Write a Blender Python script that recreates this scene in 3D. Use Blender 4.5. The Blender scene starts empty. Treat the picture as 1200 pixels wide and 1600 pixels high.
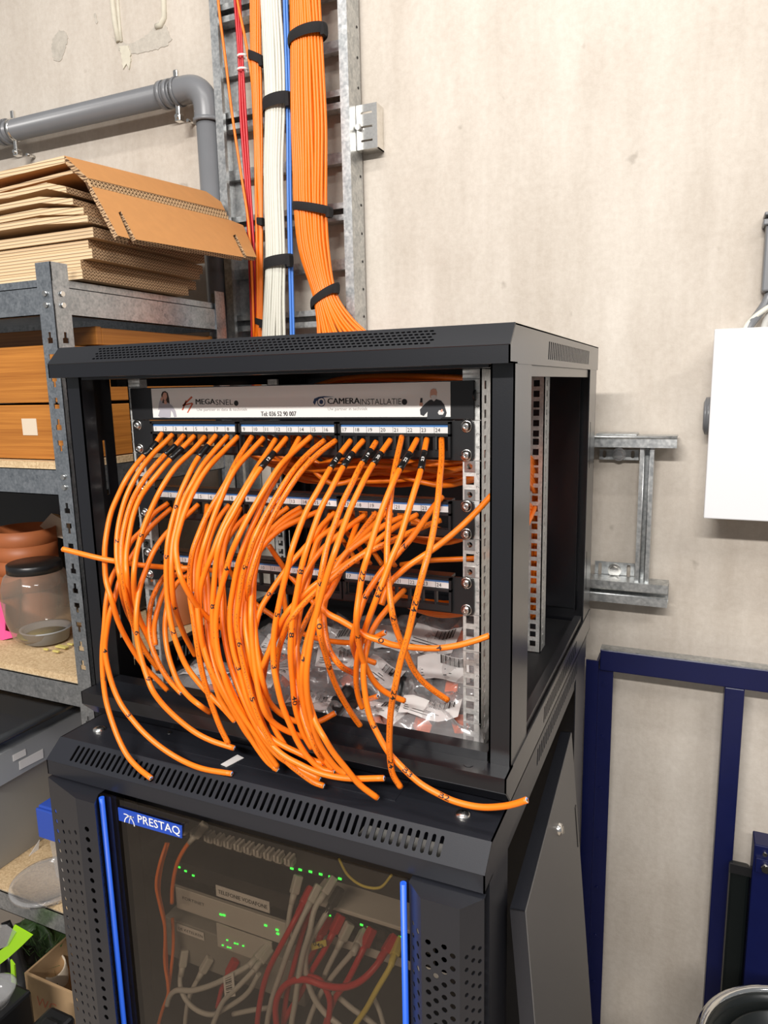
import bpy, bmesh, math, random
from mathutils import Vector, Matrix, Euler
from mathutils.geometry import tessellate_polygon
random.seed(7)
SC = bpy.context.scene
COL = SC.collection
PI = math.pi

# ------------------------------------------------------------------ camera
CAM = Vector((0.7675, -0.6725, 0.4466)); YAW, PITCH, ROLL, FPX = -0.4208, -0.1758, -0.0216, 1108.42
_f = Vector((math.sin(YAW)*math.cos(PITCH), math.cos(YAW)*math.cos(PITCH), math.sin(PITCH)))
_r = Vector((math.cos(YAW), -math.sin(YAW), 0.0)); _u = _r.cross(_f)
CR = _r*math.cos(ROLL) + _u*math.sin(ROLL)
CU = -_r*math.sin(ROLL) + _u*math.cos(ROLL)
CF = _f
cd = bpy.data.cameras.new('camera'); cam = bpy.data.objects.new('camera', cd); COL.objects.link(cam)
m = Matrix.Identity(4)
for i in range(3):
    m[i][0] = CR[i]; m[i][1] = CU[i]; m[i][2] = -CF[i]; m[i][3] = CAM[i]
cam.matrix_world = m
cd.sensor_fit = 'VERTICAL'; cd.sensor_height = 24.0; cd.lens = 24.0*FPX/1600.0
cd.clip_start = 0.02; cd.clip_end = 50
SC.camera = cam

# ------------------------------------------------------------------ world, lamps, exposure
w = bpy.data.worlds.new('world'); SC.world = w; w.use_nodes = True
bg = w.node_tree.nodes['Background']; bg.inputs[0].default_value = (0.95, 0.97, 1.0, 1); bg.inputs[1].default_value = 0.30

def area(name, loc, target, sx, sy, power, col=(1, 0.965, 0.925)):
    l = bpy.data.lights.new(name, 'AREA'); l.shape = 'RECTANGLE'; l.size = sx; l.size_y = sy
    l.energy = power; l.color = col
    o = bpy.data.objects.new(name, l); COL.objects.link(o); o.location = loc
    d = Vector(target) - Vector(loc)
    o.rotation_euler = d.to_track_quat('-Z', 'Y').to_euler()
    return o
area('ceiling_tube', (0.35, -0.45, 2.15), (0.3, 0.1, 0.0), 1.5, 0.08, 20)
area('ceiling_tube', (0.45, -2.9, 2.05), (0.3, 0.4, 0.0), 1.8, 0.10, 185)
area('ceiling_tube', (2.2, -1.5, 2.15), (0.8, 0.5, -0.5), 1.5, 0.10, 40)
SC.view_settings.view_transform = 'Standard'; SC.view_settings.look = 'None'
SC.view_settings.gamma = 1; SC.view_settings.use_curve_mapping = False
SC.view_settings.exposure = -0.25
SC.cycles.transparent_max_bounces = 24
SC.cycles.max_bounces = 8

# ------------------------------------------------------------------ helpers: rays
def ray(px, py): return CF + CR*((px-600)/FPX) - CU*((py-800)/FPX)
def aty(px, py, y): d = ray(px, py); return CAM + d*((y-CAM.y)/d.y)
def atz(px, py, z): d = ray(px, py); return CAM + d*((z-CAM.z)/d.z)
def atx(px, py, x): d = ray(px, py); return CAM + d*((x-CAM.x)/d.x)
def atp(px, py, a, n):
    d = ray(px, py); return CAM + d*((Vector(a)-CAM).dot(n)/d.dot(n))

# ------------------------------------------------------------------ materials
MATS = {}
def mat(name, col, rough=0.5, metal=0.0, spec=0.5, noise=0.0, nscale=40.0, bump=0.0, bscale=300.0, trans=0.0, emit=None, estr=0.0, alpha=1.0, coat=0.0):
    m = bpy.data.materials.new(name); m.use_nodes = True
    nt = m.node_tree; b = nt.nodes['Principled BSDF']
    b.inputs['Base Color'].default_value = (*col, 1); b.inputs['Roughness'].default_value = rough
    b.inputs['Metallic'].default_value = metal; b.inputs['Specular IOR Level'].default_value = spec
    b.inputs['Coat Weight'].default_value = coat; b.inputs['Coat Roughness'].default_value = 0.22; b.inputs['Coat IOR'].default_value = 1.55
    if emit: b.inputs['Emission Color'].default_value = (*emit, 1); b.inputs['Emission Strength'].default_value = estr
    b.inputs['Alpha'].default_value = alpha
    tc = None
    if noise or bump:
        tc = nt.nodes.new('ShaderNodeTexCoord')
    if noise:
        n = nt.nodes.new('ShaderNodeTexNoise'); n.inputs['Scale'].default_value = nscale; n.inputs['Detail'].default_value = 5
        nt.links.new(tc.outputs['Object'], n.inputs['Vector'])
        mx = nt.nodes.new('ShaderNodeMixRGB'); mx.blend_type = 'MIX'
        mx.inputs[1].default_value = (*[c*(1-noise) for c in col], 1); mx.inputs[2].default_value = (*[min(1, c*(1+noise)) for c in col], 1)
        nt.links.new(n.outputs['Fac'], mx.inputs[0]); nt.links.new(mx.outputs[0], b.inputs['Base Color'])
    if bump:
        n = nt.nodes.new('ShaderNodeTexNoise'); n.inputs['Scale'].default_value = bscale; n.inputs['Detail'].default_value = 3
        nt.links.new(tc.outputs['Object'], n.inputs['Vector'])
        bp = nt.nodes.new('ShaderNodeBump'); bp.inputs['Strength'].default_value = bump; bp.inputs['Distance'].default_value = 0.002
        nt.links.new(n.outputs['Fac'], bp.inputs['Height']); nt.links.new(bp.outputs[0], b.inputs['Normal'])
    MATS[name] = m
    return m

def galv(name, lo, hi, rough=0.38, scale=60, metal=0.85):
    m = mat(name, hi, rough, metal)
    nt = m.node_tree; b = nt.nodes['Principled BSDF']
    tc = nt.nodes.new('ShaderNodeTexCoord')
    v = nt.nodes.new('ShaderNodeTexVoronoi'); v.inputs['Scale'].default_value = scale
    n = nt.nodes.new('ShaderNodeTexNoise'); n.inputs['Scale'].default_value = scale*2.5; n.inputs['Detail'].default_value = 4
    nt.links.new(tc.outputs['Object'], v.inputs['Vector']); nt.links.new(tc.outputs['Object'], n.inputs['Vector'])
    ad = nt.nodes.new('ShaderNodeMath'); ad.operation = 'MULTIPLY_ADD'; ad.inputs[1].default_value = 0.35; 
    nt.links.new(v.outputs['Color'], ad.inputs[0]); nt.links.new(n.outputs['Fac'], ad.inputs[2])
    cr = nt.nodes.new('ShaderNodeValToRGB')
    cr.color_ramp.elements[0].position = 0.35; cr.color_ramp.elements[0].color = (*lo, 1)
    cr.color_ramp.elements[1].position = 0.95; cr.color_ramp.elements[1].color = (*hi, 1)
    nt.links.new(ad.outputs[0], cr.inputs[0]); nt.links.new(cr.outputs[0], b.inputs['Base Color'])
    mr = nt.nodes.new('ShaderNodeMapRange'); mr.inputs[3].default_value = rough-0.08; mr.inputs[4].default_value = rough+0.12
    nt.links.new(n.outputs['Fac'], mr.inputs[0]); nt.links.new(mr.outputs[0], b.inputs['Roughness'])
    return m

M_BLACK = mat('black_powder_coat', (0.0065, 0.007, 0.0095), 0.36, spec=0.3, bump=0.05, bscale=900, coat=0.7)
M_CHAR = mat('charcoal_powder_coat', (0.015, 0.016, 0.021), 0.38, spec=0.4, bump=0.05, bscale=900, coat=0.3)
M_GALV = galv('galvanised_steel', (0.36, 0.38, 0.39), (0.66, 0.67, 0.66))
M_RAIL = galv('rail_steel', (0.50, 0.50, 0.48), (0.80, 0.79, 0.76), 0.42, 120, 0.6)
M_SHELF = galv('shelf_steel', (0.29, 0.32, 0.35), (0.55, 0.58, 0.61), 0.30, 90, 0.9)
M_ZINC = mat('zinc_plated', (0.82, 0.80, 0.76), 0.22, 1.0, noise=0.15, nscale=200)
M_ORANGE = mat('orange_cable_jacket', (0.90, 0.192, 0.005), 0.42, noise=0.08, nscale=120)
M_WHITEC = mat('white_cable_jacket', (0.64, 0.63, 0.55), 0.45, noise=0.05, nscale=80)
M_BLUEC = mat('blue_cable_jacket', (0.07, 0.22, 0.66), 0.4)
M_REDC = mat('red_cable_jacket', (0.52, 0.013, 0.018), 0.4)
M_GREYC = mat('grey_cable_jacket', (0.50, 0.49, 0.46), 0.45)
M_YELC = mat('yellow_cable_jacket', (0.68, 0.56, 0.10), 0.45)
M_VELCRO = mat('black_hook_and_loop', (0.008, 0.007, 0.008), 0.85, bump=0.5, bscale=900)
M_BLKPL = mat('black_plastic', (0.012, 0.012, 0.013), 0.35)
M_SLEEVE = mat('black_sleeve', (0.008, 0.008, 0.008), 0.28)
M_WHITE = mat('white_print', (0.82, 0.80, 0.77), 0.5)
M_LABELW = mat('white_label', (0.72, 0.70, 0.68), 0.45)
M_LABELB = mat('blue_label_stripe', (0.05, 0.17, 0.42), 0.45)
M_INK = mat('black_ink', (0.012, 0.012, 0.012), 0.6)
M_GREYINK = mat('grey_ink', (0.22, 0.21, 0.20), 0.6)
M_REDINK = mat('rust_ink', (0.55, 0.11, 0.05), 0.6)
M_NAVYINK = mat('navy_ink', (0.015, 0.04, 0.12), 0.6)
M_SKIN = mat('printed_skin', (0.62, 0.34, 0.25), 0.6)
M_HAIR = mat('printed_hair', (0.03, 0.018, 0.012), 0.6)
M_SHIRT = mat('printed_grey_shirt', (0.42, 0.40, 0.44), 0.6)
M_DKSHIRT = mat('printed_dark_shirt', (0.025, 0.027, 0.032), 0.6)
M_COPPER = mat('copper', (0.6, 0.25, 0.12), 0.35, 0.9)
M_PVC = mat('grey_pvc', (0.17, 0.175, 0.185), 0.33, noise=0.08, nscale=20)
M_NAVY = mat('navy_paint', (0.003, 0.006, 0.052), 0.35, noise=0.15, nscale=30)
M_WBOX = mat('white_enamel', (0.74, 0.745, 0.76), 0.4)
M_BLUESTRIP = mat('blue_trim', (0.02, 0.12, 0.72), 0.4)
M_BLUELOGO = mat('blue_badge', (0.015, 0.065, 0.42), 0.35)
M_TERRA = mat('terracotta_plastic', (0.42, 0.13, 0.045), 0.5, noise=0.12, nscale=30)
M_PINK = mat('pink_paper', (0.85, 0.10, 0.32), 0.5)
M_PAPER = mat('pale_paper', (0.62, 0.52, 0.40), 0.7)
M_GREYPL = mat('grey_plastic', (0.30, 0.31, 0.32), 0.4)
M_DEVG = mat('device_grey', (0.27, 0.265, 0.25), 0.5)
M_DEVW = mat('device_white', (0.55, 0.53, 0.50), 0.5)
M_LED = mat('green_led', (0.02, 0.4, 0.03), 0.4, emit=(0.05, 1.0, 0.08), estr=4.0)
M_GREYPANEL = mat('grey_sheet_steel', (0.105, 0.10, 0.097), 0.38, bump=0.05, bscale=900)
M_LIME = mat('lime_print', (0.36, 0.72, 0.01), 0.35)
M_BLUEPL = mat('blue_plastic', (0.03, 0.08, 0.42), 0.35)
M_CHROME = mat('chrome', (0.75, 0.75, 0.73), 0.12, 1.0)
M_SEAT = mat('black_vinyl', (0.006, 0.008, 0.008), 0.3)
M_GREEN = mat('dark_leaf', (0.03, 0.07, 0.015), 0.5, noise=0.5, nscale=60)
M_RUST = mat('orange_keystone', (0.85, 0.16, 0.04), 0.4)

def glassy(name, tint, rough=0.05, refl=1.0, haze=0.0, hazecol=(0.8, 0.8, 0.8), ior=1.45):
    # thin clear sheet: tinted see-through plus fresnel reflection and a little milky scatter
    m = bpy.data.materials.new(name); m.use_nodes = True; nt = m.node_tree; nt.nodes.clear()
    out = nt.nodes.new('ShaderNodeOutputMaterial')
    tr = nt.nodes.new('ShaderNodeBsdfTransparent'); tr.inputs[0].default_value = (*tint, 1)
    gl = nt.nodes.new('ShaderNodeBsdfGlossy'); gl.inputs['Roughness'].default_value = rough; gl.inputs[0].default_value = (refl, refl, refl, 1)
    fr = nt.nodes.new('ShaderNodeFresnel'); ge = nt.nodes.new('ShaderNodeNewGeometry')
    mi_ = nt.nodes.new('ShaderNodeMix'); mi_.inputs[2].default_value = ior; mi_.inputs[3].default_value = 1/ior
    nt.links.new(ge.outputs['Backfacing'], mi_.inputs[0]); nt.links.new(mi_.outputs[0], fr.inputs[0])
    mx = nt.nodes.new('ShaderNodeMixShader')
    nt.links.new(fr.outputs[0], mx.inputs[0]); nt.links.new(tr.outputs[0], mx.inputs[1]); nt.links.new(gl.outputs[0], mx.inputs[2])
    last = mx
    if haze:
        df = nt.nodes.new('ShaderNodeBsdfDiffuse'); df.inputs[0].default_value = (*hazecol, 1)
        m2 = nt.nodes.new('ShaderNodeMixShader'); m2.inputs[0].default_value = haze
        nt.links.new(mx.outputs[0], m2.inputs[1]); nt.links.new(df.outputs[0], m2.inputs[2]); last = m2
    nt.links.new(last.outputs[0], out.inputs[0])
    MATS[name] = m
    return m
M_DOORGLASS = glassy('smoked_glass', (0.68, 0.64, 0.59), 0.02, haze=0.008, hazecol=(0.35, 0.27, 0.2))
M_BAG = glassy('clear_polythene', (0.93, 0.92, 0.92), 0.16, haze=0.13, hazecol=(0.97, 0.94, 0.94), ior=1.6)
M_JAR = glassy('clear_plastic', (0.86, 0.83, 0.80), 0.08, haze=0.22, hazecol=(0.5, 0.42, 0.34))
M_LIDCLR = glassy('cloudy_plastic', (0.92, 0.92, 0.92), 0.1, haze=0.16, hazecol=(0.75, 0.74, 0.74))
M_BINCLR = glassy('frosted_bin_plastic', (0.6, 0.6, 0.6), 0.2, haze=0.80, hazecol=(0.46, 0.45, 0.43))
M_BINDARK = glassy('dark_clear_lid', (0.35, 0.36, 0.38), 0.1, haze=0.12, hazecol=(0.3, 0.32, 0.34))

def nodes_of(m): return m.node_tree, m.node_tree.nodes['Principled BSDF']

def make_wall_mat():
    m = mat('raw_plaster_wall', (0.6, 0.5, 0.4), 0.85)
    nt, b = nodes_of(m); N = nt.nodes.new; L = nt.links.new
    tc = N('ShaderNodeTexCoord')
    mp = N('ShaderNodeMapping'); mp.inputs['Scale'].default_value = (14, 14, 2.2); L(tc.outputs['Object'], mp.inputs[0])
    n1 = N('ShaderNodeTexNoise'); n1.inputs['Scale'].default_value = 1.0; n1.inputs['Detail'].default_value = 8; n1.inputs['Roughness'].default_value = 0.65; L(mp.outputs[0], n1.inputs['Vector'])
    n2 = N('ShaderNodeTexNoise'); n2.inputs['Scale'].default_value = 3.0; n2.inputs['Detail'].default_value = 7; L(tc.outputs['Object'], n2.inputs['Vector'])
    n3 = N('ShaderNodeTexNoise'); n3.inputs['Scale'].default_value = 75; n3.inputs['Detail'].default_value = 6; n3.inputs['Roughness'].default_value = 0.7; L(tc.outputs['Object'], n3.inputs['Vector'])
    a = N('ShaderNodeMath'); a.operation = 'ADD'; L(n1.outputs['Fac'], a.inputs[0]); L(n2.outputs['Fac'], a.inputs[1])
    a2 = N('ShaderNodeMath'); a2.operation = 'MULTIPLY_ADD'; a2.inputs[1].default_value = 0.75; L(n3.outputs['Fac'], a2.inputs[0]); L(a.outputs[0], a2.inputs[2])
    cr = N('ShaderNodeValToRGB'); e = cr.color_ramp.elements
    e[0].position = 0.86; e[0].color = (0.455, 0.395, 0.33, 1); e[1].position = 1.6; e[1].color = (0.665, 0.61, 0.54, 1)
    mr = N('ShaderNodeMapRange'); mr.inputs[1].default_value = 0.1; mr.inputs[2].default_value = 2.2
    L(a2.outputs[0], mr.inputs[0])
    e[0].position = 0.42; e[1].position = 0.82
    L(mr.outputs[0], cr.inputs[0])
    # sparse dark specks and blotches
    v = N('ShaderNodeTexVoronoi'); v.inputs['Scale'].default_value = 9.0; v.inputs['Randomness'].default_value = 1.0
    dn = N('ShaderNodeTexNoise'); dn.inputs['Scale'].default_value = 26; L(tc.outputs['Object'], dn.inputs['Vector'])
    mv = N('ShaderNodeMixRGB'); mv.inputs[0].default_value = 0.06; L(tc.outputs['Object'], mv.inputs[1]); L(dn.outputs['Color'], mv.inputs[2])
    L(mv.outputs[0], v.inputs['Vector'])
    lt = N('ShaderNodeMapRange'); lt.inputs[1].default_value = 0.03; lt.inputs[2].default_value = 0.085; lt.inputs[3].default_value = 0.42; lt.inputs[4].default_value = 0.0
    L(v.outputs['Distance'], lt.inputs[0])
    gate = N('ShaderNodeMath'); gate.operation = 'MULTIPLY'
    sep = N('ShaderNodeSeparateColor'); L(v.outputs['Color'], sep.inputs[0])
    gt = N('ShaderNodeMath'); gt.operation = 'GREATER_THAN'; gt.inputs[1].default_value = 0.45; L(sep.outputs[0], gt.inputs[0])
    L(lt.outputs[0], gate.inputs[0]); L(gt.outputs[0], gate.inputs[1])
    mx = N('ShaderNodeMixRGB'); mx.inputs[2].default_value = (0.24, 0.20, 0.16, 1); L(gate.outputs[0], mx.inputs[0]); L(cr.outputs[0], mx.inputs[1])
    L(mx.outputs[0], b.inputs['Base Color'])
    bp = N('ShaderNodeBump'); bp.inputs['Strength'].default_value = 0.22; bp.inputs['Distance'].default_value = 0.004
    L(a2.outputs[0], bp.inputs['Height']); L(bp.outputs[0], b.inputs['Normal'])
    return m
M_WALL = make_wall_mat()
M_PATCH = mat('grey_mortar', (0.47, 0.43, 0.37), 0.9, noise=0.25, nscale=60, bump=0.6, bscale=120)
M_BEAD = mat('pale_plaster_bead', (0.58, 0.54, 0.44), 0.8, noise=0.2, nscale=60)
M_FLOOR = mat('concrete_floor', (0.34, 0.29, 0.24), 0.6, noise=0.2, nscale=8)

def make_wood():
    m = mat('varnished_wood', (0.5, 0.22, 0.05), 0.42)
    nt, b = nodes_of(m); N = nt.nodes.new; L = nt.links.new
    tc = N('ShaderNodeTexCoord'); mp = N('ShaderNodeMapping'); mp.inputs['Scale'].default_value = (1.3, 1.3, 70); L(tc.outputs['Object'], mp.inputs[0])
    n = N('ShaderNodeTexNoise'); n.inputs['Scale'].default_value = 3; n.inputs['Detail'].default_value = 7; n.inputs['Distortion'].default_value = 0.6; L(mp.outputs[0], n.inputs['Vector'])
    cr = N('ShaderNodeValToRGB'); e = cr.color_ramp.elements
    e[0].position = 0.3; e[0].color = (0.30, 0.10, 0.014, 1); e[1].position = 0.72; e[1].color = (0.52, 0.205, 0.035, 1)
    L(n.outputs['Fac'], cr.inputs[0]); L(cr.outputs[0], b.inputs['Base Color'])
    return m
M_WOOD = make_wood()
def make_chip():
    m = mat('chipboard', (0.5, 0.36, 0.2), 0.8)
    nt, b = nodes_of(m); N = nt.nodes.new; L = nt.links.new
    tc = N('ShaderNodeTexCoord')
    v = N('ShaderNodeTexVoronoi'); v.inputs['Scale'].default_value = 300; L(tc.outputs['Object'], v.inputs['Vector'])
    cr = N('ShaderNodeValToRGB'); e = cr.color_ramp.elements
    e[0].color = (0.47, 0.32, 0.17, 1); e[1].color = (0.66, 0.49, 0.29, 1)
    sep = N('ShaderNodeSeparateColor'); L(v.outputs['Color'], sep.inputs[0]); L(sep.outputs[0], cr.inputs[0]); L(cr.outputs[0], b.inputs['Base Color'])
    return m
M_CHIP = make_chip()
M_CARD = mat('cardboard', (0.50, 0.235, 0.075), 0.75, noise=0.10, nscale=50)
M_CARDL = mat('cardboard_pale', (0.46, 0.30, 0.16), 0.8, noise=0.12, nscale=30)
def make_flute(axis):
    # corrugated edge: zig-zag paper between liners (object space, one 7 mm layer after another)
    m = mat('corrugated_edge_'+axis, (0.5, 0.3, 0.15), 0.85)
    nt, b = nodes_of(m); N = nt.nodes.new; L = nt.links.new
    tc = N('ShaderNodeTexCoord'); sp = N('ShaderNodeSeparateXYZ'); L(tc.outputs['Object'], sp.inputs[0])
    fz = N('ShaderNodeMath'); fz.operation = 'MULTIPLY'; fz.inputs[1].default_value = 1/0.0055; L(sp.outputs['Z'], fz.inputs[0])
    fr = N('ShaderNodeMath'); fr.operation = 'FRACT'; L(fz.outputs[0], fr.inputs[0])
    pp = N('ShaderNodeMath'); pp.operation = 'PINGPONG'; pp.inputs[1].default_value = 0.0038; L(sp.outputs[axis], pp.inputs[0])
    pn = N('ShaderNodeMath'); pn.operation = 'MULTIPLY'; pn.inputs[1].default_value = 1/0.0038; L(pp.outputs[0], pn.inputs[0])
    df = N('ShaderNodeMath'); df.operation = 'SUBTRACT'; L(pn.outputs[0], df.inputs[0]); L(fr.outputs[0], df.inputs[1])
    ab = N('ShaderNodeMath'); ab.operation = 'ABSOLUTE'; L(df.outputs[0], ab.inputs[0])
    lt = N('ShaderNodeMath'); lt.operation = 'LESS_THAN'; lt.inputs[1].default_value = 0.22; L(ab.outputs[0], lt.inputs[0])
    c5 = N('ShaderNodeMath'); c5.operation = 'SUBTRACT'; c5.inputs[1].default_value = 0.5; L(fr.outputs[0], c5.inputs[0])
    a5 = N('ShaderNodeMath'); a5.operation = 'ABSOLUTE'; L(c5.outputs[0], a5.inputs[0])
    g5 = N('ShaderNodeMath'); g5.operation = 'GREATER_THAN'; g5.inputs[1].default_value = 0.40; L(a5.outputs[0], g5.inputs[0])
    mxm = N('ShaderNodeMath'); mxm.operation = 'MAXIMUM'; L(lt.outputs[0], mxm.inputs[0]); L(g5.outputs[0], mxm.inputs[1])
    mx = N('ShaderNodeMixRGB'); mx.inputs[1].default_value = (0.10, 0.05, 0.022, 1); mx.inputs[2].default_value = (0.50, 0.33, 0.185, 1)
    L(mxm.outputs[0], mx.inputs[0]); L(mx.outputs[0], b.inputs['Base Color'])
    return m
M_FLUTEY = make_flute('Y'); M_FLUTEX = make_flute('X')
def make_liner():
    m = mat('cardboard_side_edge', (0.5, 0.3, 0.15), 0.85)
    nt, b = nodes_of(m); N = nt.nodes.new; L = nt.links.new
    tc = N('ShaderNodeTexCoord'); sp = N('ShaderNodeSeparateXYZ'); L(tc.outputs['Object'], sp.inputs[0])
    fz = N('ShaderNodeMath'); fz.operation = 'MULTIPLY'; fz.inputs[1].default_value = 1/0.0055; L(sp.outputs['Z'], fz.inputs[0])
    fr = N('ShaderNodeMath'); fr.operation = 'FRACT'; L(fz.outputs[0], fr.inputs[0])
    n = N('ShaderNodeTexNoise'); n.inputs['Scale'].default_value = 25; L(tc.outputs['Object'], n.inputs['Vector'])
    cr = N('ShaderNodeValToRGB'); e = cr.color_ramp.elements; cr.color_ramp.interpolation = 'LINEAR'
    e[0].position = 0.0; e[0].color = (0.12, 0.06, 0.03, 1); e[1].position = 1.0; e[1].color = (0.12, 0.06, 0.03, 1)
    k = e.new(0.15); k.color = (0.68, 0.52, 0.33, 1); k = e.new(0.8); k.color = (0.60, 0.42, 0.24, 1)
    L(fr.outputs[0], cr.inputs[0]); L(cr.outputs[0], b.inputs['Base Color'])
    return m
M_LINER = make_liner()
def make_print():
    # orange jacket with a faint printed line of type along one side (UV: u = metres along, v = turn)
    m = mat('orange_cable_printed', (0.90, 0.192, 0.005), 0.42)
    nt, b = nodes_of(m); N = nt.nodes.new; L = nt.links.new
    uv = N('ShaderNodeUVMap'); sp = N('ShaderNodeSeparateXYZ'); L(uv.outputs[0], sp.inputs[0])
    mp = N('ShaderNodeMapping'); mp.inputs['Scale'].default_value = (900, 18, 1); L(uv.outputs[0], mp.inputs[0])
    n = N('ShaderNodeTexNoise'); n.inputs['Scale'].default_value = 1.0; n.inputs['Detail'].default_value = 1; L(mp.outputs[0], n.inputs['Vector'])
    g = N('ShaderNodeMath'); g.operation = 'GREATER_THAN'; g.inputs[1].default_value = 0.53; L(n.outputs['Fac'], g.inputs[0])
    s = N('ShaderNodeMath'); s.operation = 'SUBTRACT'; s.inputs[1].default_value = 0.5; L(sp.outputs['Y'], s.inputs[0])
    ab = N('ShaderNodeMath'); ab.operation = 'ABSOLUTE'; L(s.outputs[0], ab.inputs[0])
    lt = N('ShaderNodeMath'); lt.operation = 'LESS_THAN'; lt.inputs[1].default_value = 0.055; L(ab.outputs[0], lt.inputs[0])
    mp2 = N('ShaderNodeMapping'); mp2.inputs['Scale'].default_value = (45, 0.0, 0.0); L(uv.outputs[0], mp2.inputs[0])
    n2 = N('ShaderNodeTexNoise'); n2.inputs['Scale'].default_value = 1.0; L(mp2.outputs[0], n2.inputs['Vector'])
    g2 = N('ShaderNodeMath'); g2.operation = 'GREATER_THAN'; g2.inputs[1].default_value = 0.42; L(n2.outputs['Fac'], g2.inputs[0])
    m1 = N('ShaderNodeMath'); m1.operation = 'MULTIPLY'; L(g.outputs[0], m1.inputs[0]); L(lt.outputs[0], m1.inputs[1])
    m2 = N('ShaderNodeMath'); m2.operation = 'MULTIPLY'; L(m1.outputs[0], m2.inputs[0]); L(g2.outputs[0], m2.inputs[1])
    m3 = N('ShaderNodeMath'); m3.operation = 'MULTIPLY'; m3.inputs[1].default_value = 0.75; L(m2.outputs[0], m3.inputs[0])
    mx = N('ShaderNodeMixRGB'); mx.inputs[1].default_value = (0.90, 0.192, 0.005, 1); mx.inputs[2].default_value = (0.06, 0.02, 0.005, 1)
    L(m3.outputs[0], mx.inputs[0]); L(mx.outputs[0], b.inputs['Base Color'])
    return m
M_ORANGEP = make_print()

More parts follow.
